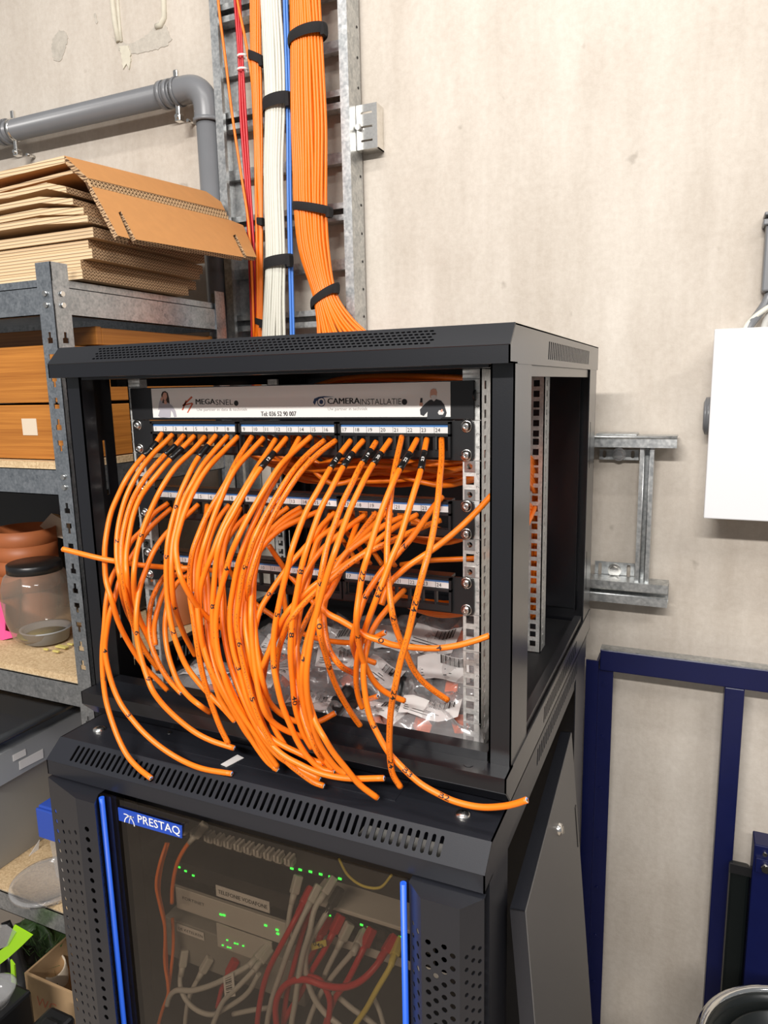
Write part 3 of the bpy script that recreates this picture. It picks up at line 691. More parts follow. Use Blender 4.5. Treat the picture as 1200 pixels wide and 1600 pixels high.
part(MB().box((xr-0.30, YS, zt0), (xr, YS+0.002, zt1)).box((xr-0.30, YS+.002, zt1-0.002), (xr, YS+0.05, zt1)).box((xr-0.30, YS+.002, zt0), (xr, YS+0.012, zt0+.002)).cyl((xr-0.30, YS, zt1-0.002), (xr, YS, zt1-0.002), 0.003, 8), 'channel', M_GALV, root)
xb = aty(1043, 930, YS).x
part(strut_x(MB(), xb-0.28, xb, YS, zb0, zb1), 'channel', M_GALV, root)
xv0, xv1 = aty(996, 800, YS+0.01).x, aty(1018, 800, YS+0.01).x
s = MB(); hw = xv1-xv0
s.box((xv0, YS+0.01, zb1-0.01), (xv0+hw*0.28, YS+0.013, zt0+0.004)); s.box((xv1-hw*0.28, YS+0.01, zb1-0.01), (xv1, YS+0.013, zt0+0.004))
s.box((xv0, YS+0.013, zb1-0.01), (xv0+0.002, YS+0.04, zt0+0.004)); s.box((xv1-0.002, YS+0.013, zb1-0.01), (xv1, YS+0.04, zt0+0.004)); s.box((xv0, YS+0.038, zb1-0.01), (xv1, YS+0.04, zt0+0.004))
s.cyl((xv0+hw*.28, YS+.013, zb1-0.01), (xv0+hw*.28, YS+.013, zt0+.004), 0.002, 8); s.cyl((xv1-hw*.28, YS+.013, zb1-0.01), (xv1-hw*.28, YS+.013, zt0+.004), 0.002, 8)
part(s, 'upright', M_GALV, root)
for pa, pb in (((937, 702), (998, 719)), ((930, 876), (991, 908))):
    a = aty(pa[0], pa[1], 0.785); c = aty(pb[0], pb[1], 0.785)
    b = MB(); W_, H_ = c.x-a.x, abs(c.z-a.z)
    plate(b, rect(0, 0, W_, H_), [slot(W_*0.13, H_*0.55, 0.007, H_*0.75), slot(W_*0.85, H_*0.55, 0.007, H_*0.75)], 0.003, frame_M((a.x, 0.785, min(a.z, c.z)), (1,0,0), (0,0,1)))
    b.box((a.x, 0.7865, min(a.z, c.z)), (a.x+W_, YW, min(a.z, c.z)+0.002))
    part(b, 'fixing_plate', M_GALV, root)
    b = MB(); b.cyl((a.x+W_*0.5, 0.785, min(a.z,c.z)+H_*0.55), (a.x+W_*0.5, 0.776, min(a.z,c.z)+H_*0.55), 0.009, 6); b.cyl((a.x+W_*0.5, 0.785, min(a.z,c.z)+H_*0.55), (a.x+W_*0.5, 0.781, min(a.z,c.z)+H_*0.55), 0.013, 16)
    part(b, 'bolt', M_ZINC, root)
a = aty(936, 682, YW-0.01); c = aty(998, 672, YW-0.01)
b = MB(); plate(b, rect(0, 0, c.x-a.x, 0.05), [circ(0.012, 0.034, 0.004), circ((c.x-a.x)/2, 0.034, 0.005), circ(c.x-a.x-0.012, 0.034, 0.004)], 0.003, frame_M((a.x, YW-0.055, zt1+0.002), (1,0,0), (0,1,0)))
part(b, 'fixing_plate', M_GALV, root)

# ================================================================== navy steel frame
YF = 0.725
zft = aty(1060, 1030, YF).z
zfb = aty(1060, 1064, YF).z
xf0 = aty(937, 1040, YF).x
root = thing('steel_frame', 'navy blue steel frame standing against the wall right of the racks', 'frame', (xf0, YF, -1.15))
part(MB().bbox((xf0, YF, zfb), (1.5, YF+0.028, zft), 0.002), 'top_rail', M_NAVY, root)
part(MB().box((xf0, YF+0.001, zft-0.001), (1.5, YF+0.027, zft+0.0015)), 'rail_cap', M_GALV, root)
u = MB(); xw = aty(956, 1100, YF).x-xf0
u.box((xf0-0.004, YF+0.006, -1.15), (xf0+xw, YF+0.010, zfb)); u.box((xf0-0.026, YF-0.004, -1.15), (xf0-0.002, YF, zfb+0.02)); u.box((xf0-0.006, YF, -1.15), (xf0-0.002, YF+0.045, zfb+0.02))
for k in range(9): u.cyl((xf0+xw*0.35, YF+0.004, zfb-0.03-k*0.115), (xf0+xw*0.35, YF+0.007, zfb-0.03-k*0.115), 0.004, 10, 0)
part(u, 'upright', M_NAVY, root)
x0, x1 = aty(1132, 1080, YF).x, aty(1164, 1080, YF).x
part(MB().bbox((x0, YF+0.001, -1.15), (x1, YF+0.044, zfb), 0.002), 'upright', M_NAVY, root)
# navy bracketed upright with dark pad, cut by the frame edge
x2 = aty(1178, 1320, 0.66).x; zc = aty(1185, 1318, 0.66).z
root = thing('padded_post', 'navy post with a bolted bracket and a black pad at the lower right edge', 'post', (x2+0.05, 0.68, -1.15))
part(MB().bbox((x2, 0.655, -1.15), (x2+0.10, 0.70, zc), 0.002), 'post', M_NAVY, root)
part(MB().bbox((x2+0.004, 0.648, zc-0.05), (x2+0.10, 0.656, zc-0.022), 0.001), 'bracket', M_NAVY, root)
part(MB().cyl((x2+0.02, 0.650, zc-0.036), (x2+0.02, 0.640, zc-0.036), 0.008, 6).cyl((x2+0.018, 0.656, zc-0.014), (x2+0.018, 0.651, zc-0.014), 0.004, 8), 'bolt', M_ZINC, root)
zp_ = aty(1160, 1350, 0.69).z
part(MB().bbox((x2-0.036, 0.67, -1.12), (x2-0.001, 0.70, zp_), 0.006), 'pad', M_SEAT, root)
part(MB().box((x2-0.036, 0.664, zp_-0.006), (x2, 0.669, zp_+0.012)), 'strap', M_BLKPL, root)

# chrome rimmed round bin, lower right corner
c = aty(1262, 1680, 0.30)
root = thing('round_bin', 'round dark bin with a chrome rim at the bottom right corner', 'bin', (c.x, c.y, -1.15))
Rb = 0.135
part(MB().lathe([(Rb*0.80,-1.15),(Rb*0.97,c.z-0.01),(Rb*0.97,c.z+0.004),(Rb*0.93,c.z+0.004),(Rb*0.90,c.z-0.02),(Rb*0.78,-1.14),(0.001,-1.14)], (c.x, c.y, 0), 48), 'body', M_SEAT, root)
part(MB().lathe([(Rb+0.007*math.cos(t), c.z+0.004+0.007*math.sin(t)) for t in [2*PI*i/10 for i in range(11)]], (c.x, c.y, 0), 64), 'rim', M_CHROME, root)
part(MB().lathe([(Rb*0.93,c.z-0.006),(Rb*0.80,c.z-0.010),(Rb*0.785,c.z-0.003),(Rb*0.765,c.z-0.003),(Rb*0.75,c.z-0.024),(Rb*0.4,c.z-0.03),(0.001,c.z-0.032)], (c.x, c.y, 0), 48), 'lid', M_SEAT, root)

# ================================================================== galvanised shelving unit (left)
SX, SY, SD = -0.200, 0.200, 0.46        # right face, front face, depth
FL = 0.034
root = thing('shelving_unit', 'galvanised boltless shelving unit with chipboard shelves left of the racks', 'shelving', (SX, SY, 0.62), rot=(0, 0.012, 0))
root_shelf = root
LEVELS = [(0.618, 0.045, 0.0), (0.318, 0.045, 0.012), (-0.072, 0.045, 0.012), (-0.575, 0.045, 0.012)]
def post(x_out, y_out, sx, sy):
    # L section: x_out,y_out outer corner; flanges run along sx (x) and sy (y); keyholes punched in both
    b = MB(); z0, z1 = -1.15, 0.655
    L_ = z1-z0
    pitch = 0.0355; n = int(L_/pitch); k = 0
    for (o, ux) in (((x_out if sx > 0 else x_out-FL, y_out+0.0009*sy, z0), (1,0,0)), ((x_out+0.0009*sx, y_out if sy > 0 else y_out-FL, z0), (0,1,0))):
        M = frame_M(o, ux, (0,0,1))
        for k in range(n+1):
            q0 = k*pitch; q1 = min(L_, q0+pitch); zc = (q0+q1)/2+z0
            full = q1-q0 > pitch*0.99 and not any(abs(zc-(zz-0.022)) < 0.034 for zz, h, t in LEVELS)
            s = 1 if (k % 4 in (0, 3)) else -1
            hole = [keyhole(FL*0.5, pitch/2, s)] if full else []
            if hole and s < 0: hole = [hole[0][::-1]]
            plate(b, rect(0, 0, FL, q1-q0), hole, 0.0018, M @ Matrix.Translation((0, q0, 0)))
    return b
XL_ = SX-1.0
part(post(SX, SY, -1, 1), 'post', M_SHELF, root)
part(post(SX, SY+SD, -1, -1), 'post', M_SHELF, root)
part(post(XL_, SY, 1, 1), 'post', M_SHELF, root); part(post(XL_, SY+SD, 1, -1), 'post', M_SHELF, root)
for z, h, tb in LEVELS:
    for yy, s in ((SY+0.002, 1), (SY+SD-0.002, -1)):
        b = MB(); b.box((XL_+FL, yy, z-h), (SX-FL, yy+0.0015*s, z)); b.box((XL_+FL, yy, z-h), (SX-FL, yy+0.012*s, z-h+0.0015)); 
        b.box((XL_+FL, yy, z-0.0015), (SX-FL, yy+0.010*s, z))
        part(b, 'beam', M_SHELF, root)
    for xx, s in ((SX-0.002, -1), (XL_+0.002, 1)):
        b = MB(); b.box((xx, SY+FL, z-h), (xx+0.0015*s, SY+SD-FL, z)); b.box((xx, SY+FL, z-h), (xx+0.012*s, SY+SD-FL, z-h+0.0015))
        b.box((xx, SY+FL, z-0.0015), (xx+0.010*s, SY+SD-FL, z))
        part(b, 'beam', M_SHELF, root)
    # bright lugs where beam meets post
    b = MB()
    for dz in (-0.012, -0.030):
        b.cyl((SX-FL*0.5, SY-0.0005, z+dz), (SX-FL*0.5, SY-0.0035, z+dz), 0.0045, 8); b.cyl((SX+0.0005, SY+FL*0.5, z+dz), (SX+0.0035, SY+FL*0.5, z+dz), 0.0045, 8)
    part(b, 'lug', M_ZINC, root)
    part(MB().box((XL_+0.006, SY+0.006, z-0.002+0.001), (SX-0.006, SY+SD-0.006, z+0.012)), 'shelf_board', M_CHIP if tb else M_SHELF, root)

# ---- flattened boxes on the top shelf
ZS = 0.633
def flatbox(x0, x1, y0, y1, z, th, label, rz=0.0):
    o = MB()
    o.box((0,0,0), (x1-x0, y1-y0, th))
    # box(): faces 0 bottom 1 top 2 front(-y) 3 right(+x) 4 back 5 left
    o.m = [0, 0, 2, 1, 2, 1]
    ob = o.build('flattened_box', [M_CARDL, M_FLUTEY, M_LINER])
    ob.location = (x0, y0, z); ob.rotation_euler = (0, 0, rz)
    return tag(ob, label, 'cardboard box', 'flattened boxes stacked on the top shelf')
zz = ZS
ords = ['lowest', 'second lowest', 'third', 'fourth', 'fifth', 'sixth', 'seventh', 'eighth']
stack = [(-0.84,-0.186,0.258,0.525,0.0165),(-0.84,-0.204,0.268,0.570,0.0165),(-0.84,-0.182,0.272,0.555,0.0165),(-0.86,-0.202,0.280,0.590,0.0165),(-0.85,-0.184,0.276,0.575,0.0165)]
for i, (a, b, c, d, th) in enumerate(stack):
    flatbox(a, b, c, d, zz, th, ords[i].capitalize()+' flattened cardboard box, counted from the bottom of the stack on the top shelf', rz=random.uniform(-0.012, 0.012)); zz += th+0.0012
# bent, half-open boxes above them
def bentbox(pts, th, y0, y1, label, z):
    o = MB(); n = len(pts)
    for k in range(n-1):
        (xa, za), (xb, zb_) = pts[k], pts[k+1]
        v = [(xa,0,za),(xb,0,zb_),(xb,y1-y0,zb_),(xa,y1-y0,za),(xa,0,za+th),(xb,0,zb_+th),(xb,y1-y0,zb_+th),(xa,y1-y0,za+th)]
        b_ = o.add(v, [(0,3,2,1),(4,5,6,7)], 0)
        o.face((b_,b_+1,b_+5,b_+4), 2); o.face((b_+2,b_+3,b_+7,b_+6), 2)
        if k == n-2: o.face((b_+1,b_+2,b_+6,b_+5), 1)
        if k == 0: o.face((b_+3,b_,b_+4,b_+7), 1)
    ob = o.build('flattened_box', [M_CARDL, M_FLUTEY, M_LINER]); ob.location = (0, y0, z)
    return tag(ob, label, 'cardboard box', 'flattened boxes stacked on the top shelf')
bentbox([(-0.95,0.030),(-0.40,0.012),(-0.30,0.012),(-0.182,0.004)], 0.011, 0.27, 0.60, 'lower of the creased cardboard boxes lying bent across the stack', zz)
bentbox([(-0.95,0.046),(-0.41,0.028),(-0.30,0.030),(-0.20,0.020)], 0.011, 0.28, 0.60, 'creased cardboard box second from below in the bent group', zz)
bentbox([(-0.95,0.064),(-0.40,0.048),(-0.30,0.050),(-0.222,0.038)], 0.010, 0.28, 0.60, 'creased cardboard box third from below in the bent group', zz)
bentbox([(-0.95,0.086),(-0.38,0.070),(-0.29,0.074),(-0.245,0.062)], 0.010, 0.29, 0.60, 'creased cardboard box right under the big open flap', zz)
# big opened box with a flap hanging down to the right
A = aty(97, 242, 0.297); 
N_ = Vector((-0.25, 0.297, 0.844)); F_ = Vector((-0.25, 0.689, 0.876)); L_ = Vector((-0.12, 0.268, 0.698))
nn = (F_-N_).cross(L_-N_).normalized()
if nn.x < 0: nn = -nn
root = thing('open_cardboard_box', 'big opened cardboard box on top of the stack, flap hanging towards the ladder', 'cardboard box', (-0.4, 0.45, zz))
def onp(pts): return [atp(x, y, N_, nn) for x, y in pts]
th = 0.0095
def flap(pix, nm):
    o = MB(); o.poly(onp(pix), th, nn, 0, edge=1)
    ob = o.build(nm, [M_CARD, M_FLUTEY])
    ob.parent = root; ob.matrix_parent_inverse = Matrix.Translation(root.location).inverted()
    return ob
flap([(100,243),(322,299),(345,315),(352,329),(137,278)], 'upper_flap')
flap([(143,291),(360,344),(380,352),(401,402),(385,400),(368,366),(364,368),(381,402),(212,374),(189,330),(185,332),(203,373),(184,368)], 'lower_flap')
q = onp([(137,279),(353,330),(359,343),(142,290)])
o = MB(); o.poly([v-nn*0.006 for v in q], 0.003, nn, 0)
def zz_row(o, f0, f1, n, wd):
    for i in range(n):
        for s_ in (0, 1):
            t0, t1 = (i+0.5*s_)/n, (i+0.5*s_+0.5)/n; fa, fb = (f0, f1) if s_ == 0 else (f1, f0)
            p = q[0].lerp(q[1], t0).lerp(q[3].lerp(q[2], t0), fa); r = q[0].lerp(q[1], t1).lerp(q[3].lerp(q[2], t1), fb)
            d = (r-p).normalized().cross(nn)*wd
            o.add([p-d, r-d, r+d, p+d, p-d-nn*.005, r-d-nn*.005, r+d-nn*.005, p+d-nn*.005], [(0,1,2,3),(0,4,5,1),(3,2,6,7)], 1)
zz_row(o, 0.06, 0.47, 44, 0.0005); zz_row(o, 0.53, 0.94, 44, 0.0005)
for f in (0.03, 0.5, 0.97):
    p = q[0].lerp(q[3], f); r = q[1].lerp(q[2], f); d = (q[3]-q[0]).normalized()*0.0006
    o.add([p-d, r-d, r+d, p+d], [(0,1,2,3)], 1)
ob = o.build('crease', [mat('brown_fluting', (0.10, 0.05, 0.022), 0.9), M_CARDL], fix=False); ob.parent = root; ob.matrix_parent_inverse = Matrix.Translation(root.location).inverted()
a0 = onp([(100,243)])[0]; a1 = onp([(322,299)])[0]
b0 = aty(-60, 283, 0.297)
wv = a1-a0
o = MB(); up = Vector((0,0,1)); sh = [b0, a0, a1, b0+wv]
o.poly(sh, 0.012, (0,0,1), 0, edge=1)
ob = o.build('top_panel', [M_CARD, M_LINER]); ob.parent = root; ob.matrix_parent_inverse = Matrix.Translation(root.location).inverted()
# inner sheet seen under the top panel
o = MB(); b1 = aty(-20, 300, 0.31); a2 = a0+Vector((0.004, 0.012, -0.02)); o.poly([b1, a2, a2+wv*0.8, b1+wv*0.8], 0.006, (0,0,1), 0, edge=1)
ob = o.build('inner_panel', [M_CARD, M_LINER]); ob.parent = root; ob.matrix_parent_inverse = Matrix.Translation(root.location).inverted()

# ---- wooden drawer boxes on the second shelf
zs2 = 0.332
def woodbox(x0, x1, y0, y1, z0, z1, label, window=False):
    root = thing('wooden_box', label, 'wooden box', ((x0+x1)/2, (y0+y1)/2, z0), 'varnished wooden boxes on the second shelf')
    t = 0.012
    part(MB().bbox((x0, y0, z0), (x1, y0+t, z1), 0.0015), 'front_board', M_WOOD, root)
    part(MB().bbox((x0, y1-t, z0), (x1, y1, z1), 0.0015), 'back_board', M_WOOD, root)
    part(MB().bbox((x1-t, y0+t, z0), (x1, y1-t, z1-0.002), 0.0015), 'side_board', M_WOOD, root); part(MB().bbox((x0, y0+t, z0), (x0+t, y1-t, z1-0.002), 0.0015), 'side_board', M_WOOD, root)
    part(MB().box((x0+t, y0+t, z0+0.002), (x1-t, y1-t, z0+0.008)), 'bottom', M_WOOD, root)
    if window:
        a = aty(36, 680, y0-0.001); b = aty(56, 654, y0-0.001)
        part(MB().box((a.x, y0-0.0008, a.z), (b.x, y0-0.0001, b.z)), 'paper_label', M_PAPER, root, 'blank cream paper label')
    return root
yb = 0.225
zA0 = zs2; zA1 = aty(40, 633, yb).z; zB0 = zA1+0.004; zB1 = aty(40, 541, yb).z
woodbox(-0.75, -0.213, yb, 0.62, zA0, zA1, 'lower varnished wooden box with a cream paper label', True)
woodbox(-0.75, -0.213, yb, 0.62, zB0, zB1, 'upper varnished wooden box, plain front, stacked on the labelled one')
woodbox(-0.62, -0.216, 0.30, 0.63, zB1+0.002, zB1+0.034, 'shallow wooden tray set back on top of the wooden boxes')

# ---- third shelf: pots, jar, saucer, paper
zs3 = -0.058
pc = aty(40, 850, 0.42)
def pot(x, y, z, r, h, label, band=True):
    root = thing('plant_pot', label, 'plant pot', (x, y, z), 'terracotta plant pots on the third shelf')
    part(MB().lathe([(r*0.72,0),(r*0.93,h*0.72),(r*0.90,h*0.72),(r*0.68,0.004),(0.001,0.004),(0.001,0),(r*0.72,0)], (x,y,z), 40), 'body', M_TERRA, root)
    part(MB().lathe([(r*0.94,h*0.70),(r*1.0,h*0.72),(r*1.02,h),(r*0.97,h),(r*0.92,h*0.72)], (x,y,z), 40), 'rim', M_TERRA, root)
    return root
rp = 0.066
ztop = aty(40, 836, 0.36).z
for i in range(4):
    lab = ['topmost terracotta pot of the nested stack, rim in full view', 'second terracotta pot down in the nested stack', 'third terracotta pot down in the nested stack', 'bottom terracotta pot of the nested stack behind the jar'][i]
    pot(pc.x, 0.42, ztop-0.125-i*0.033, rp-0.001*i, 0.125, lab)
xq = aty(2, 940, 0.33)
pot(xq.x-0.035, 0.34, zs3, 0.06, 0.11, 'separate brown pot at the left edge of the photo behind the pink paper')
for px, lab in ((150,'tall terracotta pot at the back of the third shelf, seen through the rack side'),):
    pass
pot(-0.275, 0.52, zs3, 0.055, 0.15, 'brown pot at the back of the third shelf, seen through the open rack side')
JY = 0.322; jc = aty(60, 940, JY); jz0 = aty(60, 993, JY).z; jz1 = aty(60, 878, JY).z
jh = jz1-jz0; jr = (aty(106, 950, JY)-aty(12, 950, JY)).length/2*0.80
# saucer under the jar
zsa = zs3+0.003
root = thing('plant_saucer', 'grey plastic saucer under the clear jar', 'saucer', (jc.x+0.014, JY, zsa))
part(MB().lathe([(0.001,0),(0.042,0),(0.046,0.022),(0.050,0.024),(0.050,0.027),(0.044,0.025),(0.040,0.004),(0.001,0.004)], (jc.x+0.014, JY, zsa), 40), 'dish', M_GREYPL, root)
jz0 = zsa+0.006; jh = jz1-jz0
root = thing('storage_jar', 'clear plastic jar with a black lid standing in the saucer', 'jar', (jc.x, JY, jz0))
part(MB().lathe([(0.001,0),(jr*0.68,0),(jr*0.76,jh*0.04),(jr*0.90,jh*0.25),(jr*0.97,jh*0.55),(jr*0.95,jh*0.70),(jr*0.84,jh*0.83),(jr*0.74,jh*0.88),(jr*0.72,jh*0.93)], (jc.x,JY,jz0), 40), 'glass_body', M_JAR, root)
part(MB().lathe([(0.001,jh*1.0),(jr*0.70,jh*1.0),(jr*0.74,jh*0.985),(jr*0.74,jh*0.88),(jr*0.70,jh*0.88)], (jc.x,JY,jz0), 40), 'lid', M_BLKPL, root, 'black screw lid')
part(MB().lathe([(0.001,0.003),(jr*0.62,0.003),(jr*0.66,jh*0.045),(0.001,jh*0.05)], (jc.x,JY,jz0), 32), 'residue', mat('olive_residue', (0.25,0.22,0.06), 0.6, noise=0.3), root)
pk = [aty(x, y, 0.30) for x, y in ((-30,930),(10,944),(12,984),(28,995),(10,998),(-30,1000))]
o = MB(); o.poly(pk, 0.002, (0,-1,0)); o.v = [v+Vector((0, 0.010*math.sin(v.x*60), 0)) for v in o.v]
tag(o.build('paper_sheet', M_PINK), 'bright pink folded paper at the left edge, leaning by the jar', 'paper')
a = aty(60, 838, 0.47); o = MB(); o.poly([aty(x, y, 0.46) for x, y in ((62,822),(80,802),(98,812),(100,842),(84,838))], 0.02, (0,-1,0.3))
tag(o.build('folded_packet', M_PAPER), 'cream packet lying behind the terracotta pots', 'packet')
o = MB(); 
for px, py, s in ((97,1012,0.014),(88,1019,0.008),(72,1016,0.006),(110,1008,0.007)):
    p = atz(px, py, zs3+0.002); o.bbox(p-Vector((s, s*0.4, 0)), p+Vector((s, s*0.4, 0.004)), 0.0015, M=None)
tag(o.build('dry_leaf_scraps', mat('dry_leaf', (0.55,0.46,0.14), 0.7, noise=0.3)), 'dry yellow leaf scraps strewn on the chipboard by the saucer', 'leaf scraps', kind='stuff')
# black block standing in for the shade deep on the third shelf
tag(MB().bbox((-0.80, 0.50, zs3), (-0.40, 0.63, 0.23), 0.01).build('black_block', M_BLKPL), 'black block standing in for the deep shade behind the pots on the third shelf', 'crate')

# ---- fourth shelf: grey bin, tub, lid
zs4 = -0.562
zr4 = -0.27; zm4 = -0.345; xr4 = -0.492
root = thing('storage_bin', 'large frosted grey storage bin with white stickers on the fourth shelf', 'storage bin', (-0.7, 0.4, zs4))
part(MB().prism([(-0.95, zs4), (-0.566, zs4), (-0.508, zm4), (-0.95, zm4)], 1, 0.205, 0.60), 'tub', M_BINCLR, root)
part(MB().prism([(-0.96, zm4), (-0.506, zm4), (xr4, zm4+0.010), (xr4, zr4), (-0.96, zr4)], 1, 0.198, 0.61), 'rim', M_GREYPL, root, 'darker grey upper band')
def onx(pts, x): return [atx(px, py, x) for px, py in pts]
for pts in ([(30,1190),(67,1170),(68,1184),(31,1203)], [(20,1180),(40,1170),(41,1180),(21,1190)]):
    q = MB(); q.poly(onx(pts, xr4+0.0012), 0.0006, (1,0,0)); part(q, 'sticker', M_LABELW, root)
q = MB(); q.poly(onx([(40,1352),(44,1340),(62,1312),(60,1330)], -0.545), 0.0008, (1,0,0)); part(q, 'sticker', M_LABELW, root)
zl = zr4+0.002
tag(MB().bbox((-0.90, 0.205, zl), (-0.535, 0.33, zl+0.018), 0.006).build('folded_sheet', M_BLUEPL), 'dark blue folded sheet on the grey bin, under the see-through lid', 'sheet')
root = thing('bin_lid', 'dark see-through lid lying crooked on the grey storage bin', 'lid', (-0.7, 0.4, zl+0.02))
part(MB().bbox((-0.95, 0.19, zl+0.020), (-0.485, 0.60, zl+0.030), 0.004), 'panel', M_BINDARK, root)
rimp = [(-0.95, 0.19), (-0.50, 0.19), (-0.484, 0.205), (-0.482, 0.58), (-0.50, 0.60), (-0.95, 0.60)]
part(MB().tube([(x, y, zl+0.034) for x, y in rimp], 0.008, 8), 'rolled_rim', M_BINDARK, root)
# lidded tub beside it
root = thing('food_tub', 'milky plastic tub with a blue clip lid beside the grey bin', 'tub', (-0.39, 0.30, zs4))
part(MB().prism([(-0.425, zs4+0.004), (-0.34, zs4+0.004), (-0.325, -0.405), (-0.440, -0.405)], 1, 0.262, 0.36), 'tub_body', M_LIDCLR, root)
part(MB().bbox((-0.447, 0.255, -0.405), (-0.318, 0.367, -0.392), 0.003), 'lid', M_BLUEPL, root)
part(MB().bbox((-0.448, 0.249, -0.462), (-0.37, 0.2545, -0.396), 0.002), 'clip', M_BLUEPL, root)
root = thing('tub_lid', 'round clear plastic lid overhanging the fourth shelf edge', 'lid', (-0.425, 0.245, zs4+0.012))
rr = 0.078
part(MB().lathe([(0.001,0.004),(rr*0.86,0.004),(rr*0.88,0.009),(rr*0.97,0.009),(rr,0.0),(rr*0.97,0.006),(rr*0.86,0.0),(0.001,0.0)], (-0.425, 0.245, zs4+0.0035), 48), 'disc', M_LIDCLR, root)

# ---- below the fourth shelf: bag, leaves, cardboard box, bowl, tool
zf = -0.88
zpl = -1.149
yq = 0.20
g = lambda x, y, dy=0: aty(x, y, yq+dy)
a, b = g(38, 1520), g(126, 1545); zbx1 = a.z
root = thing('cardboard_box', 'open cardboard box with red handwriting below the shelves', 'cardboard box', ((a.x+b.x)/2, yq+0.12, zpl))
x0, x1 = a.x, b.x+0.06
t = 0.005
part(MB().box((x0, yq, zpl), (x1, yq+t, zbx1)), 'front_panel', M_CARDL, root)
part(MB().box((x0, yq+0.24, zpl), (x1, yq+0.24+t, zbx1)).box((x0, yq+t, zpl), (x0+t, yq+0.24, zbx1)).box((x1-t, yq+t, zpl), (x1, yq+0.24, zbx1)), 'side_panels', M_CARDL, root)
tx = MB(); c = g(72, 1570); text_on(tx, 'WC', 0.034, FRONT(c.x, yq-0.0006, c.z), bold=-0.012, shear=0.2)
part(tx, 'handwriting', M_REDINK, root, 'red handwritten letters')
for i, (px, py, r_) in enumerate(((84,1512,0.026),(104,1498,0.020))):
    c = aty(px, py, yq+0.07+i*0.05)
    root = thing('paper_roll', ['pale paper tube lying in the open cardboard box', 'second paper tube behind it in the cardboard box'][i], 'paper tube', (c.x, c.y, c.z))
    part(MB().lathe([(r_,-0.10),(r_,0.01),(r_*0.88,0.01),(r_*0.88,-0.10),(r_,-0.10)], c, 24), 'tube', M_PAPER, root)
    root.rotation_euler = (0.35, 0.35, 0)
o = MB(); o.poly([aty(x, y, yq+0.10) for x, y in ((85,1495),(100,1500),(118,1530),(120,1560),(105,1545))], 0.004, (0.4,-1,0.3)); tag(o.build('paper_strip', M_CARD), 'curled brown paper strip sticking out of the cardboard box', 'paper')
# potting-soil bag
rows = []
bagp = MB()
def blob(mb, c, r, seed, mi=0, n=14, amp=0.18):
    rnd = random.Random(seed); ph = [rnd.uniform(0, 6.28) for _ in range(6)]
    vs = []; 
    for i in range(n+1):
        th_ = PI*i/n
        for j in range(2*n):
            ph_ = 2*PI*j/(2*n)
            k = 1+amp*(math.sin(3*ph_+ph[0])*math.sin(2*th_+ph[1])+0.6*math.sin(5*ph_+ph[2]+3*th_)+0.4*math.sin(8*th_+ph[3]+ph_))
            vs.append(Vector(c)+Vector((r[0]*k*math.sin(th_)*math.cos(ph_), r[1]*k*math.sin(th_)*math.sin(ph_), r[2]*k*math.cos(th_))))
    m_ = 2*n; fs = []
    for i in range(n):
        for j in range(m_): fs.append((i*m_+j, i*m_+(j+1) % m_, (i+1)*m_+(j+1) % m_, (i+1)*m_+j))
    mb.add(vs, fs, mi, True)
c = aty(2, 1530, 0.24)
root = thing('soil_bag', 'printed plastic bag in lime green and black at the bottom left corner', 'bag', (c.x, c.y, zpl))
part(MB().lathe([], (0,0,0), 3) if False else (lambda q: (blob(q, (c.x-0.02, c.y+0.03, (c.z+zpl)/2-0.01), (0.075, 0.07, (c.z-zpl)/2+0.07), 5), q)[1])(MB()), 'bag_body', M_BLKPL, root)
o = MB(); o.poly([aty(x, y, 0.165) for x, y in ((-20,1500),(10,1478),(22,1446),(50,1462),(34,1478),(14,1496),(-20,1522))], 0.003, (0,-1,0)); part(o, 'lime_panel', M_LIME, root)
o = MB(); o.poly([aty(x, y, 0.163) for x, y in ((16,1500),(22,1508),(27,1570),(24,1610),(18,1610),(19,1560))], 0.003, (0,-1,0)); part(o, 'lime_stripe', M_LIME, root)
o = MB(); o.poly([aty(x, y, 0.162) for x, y in ((-20,1448),(8,1446),(24,1458),(12,1478),(-20,1490))], 0.003, (0,-1,0)); part(o, 'clear_top', M_LIDCLR, root)
# dry plants behind
o = MB(); rnd = random.Random(3)
for i in range(160):
    p = aty(rnd.uniform(22, 96), rnd.uniform(1455, 1545), rnd.uniform(0.26, 0.36)); q = p+Vector((rnd.uniform(-.03,.03), rnd.uniform(-.02,.02), rnd.uniform(-.02,.05)))
    s = rnd.uniform(0.001, 0.003); o.add([p-Vector((s,0,0)), p+Vector((s,0,0)), q], [(0,1,2)], 0)
o.v = o.v
tag(o.build('dry_foliage', M_GREEN, fix=False), 'dark green trailing foliage heaped between the bag and the cardboard box', 'foliage', kind='stuff')
tag((lambda q: (blob(q, aty(62, 1490, 0.40), (0.10, 0.05, 0.08), 9), q)[1])(MB()).build('dark_sack', M_GREEN), 'dark green-brown sack behind the foliage below the shelves', 'sack')
c = aty(-8, 1554, 0.08)
root = thing('white_bowl', 'white plastic bowl at the bottom left edge', 'bowl', (c.x, c.y, c.z))
part(MB().lathe([(0.001,-0.02),(0.022,-0.02),(0.036,0.006),(0.038,0.012),(0.034,0.012),(0.020,-0.014),(0.001,-0.014)], c, 32), 'shell', M_LIDCLR, root)
tag(MB().bbox((c.x-0.06, c.y-0.05, zpl), (c.x+0.035, c.y+0.05, c.z-0.021), 0.006).build('black_block', M_BLKPL), 'black crate under the white bowl at the bottom left edge', 'crate')
c = aty(46, 1642, 0.06)
root = thing('black_tool_case', 'black plastic case top at the bottom left edge of the photo', 'case', (c.x, c.y, c.z-0.1))
part(MB().bbox((c.x-0.035, c.y, zpl), (c.x+0.03, c.y+0.08, c.z+0.012), 0.008), 'shell', M_BLKPL, root)
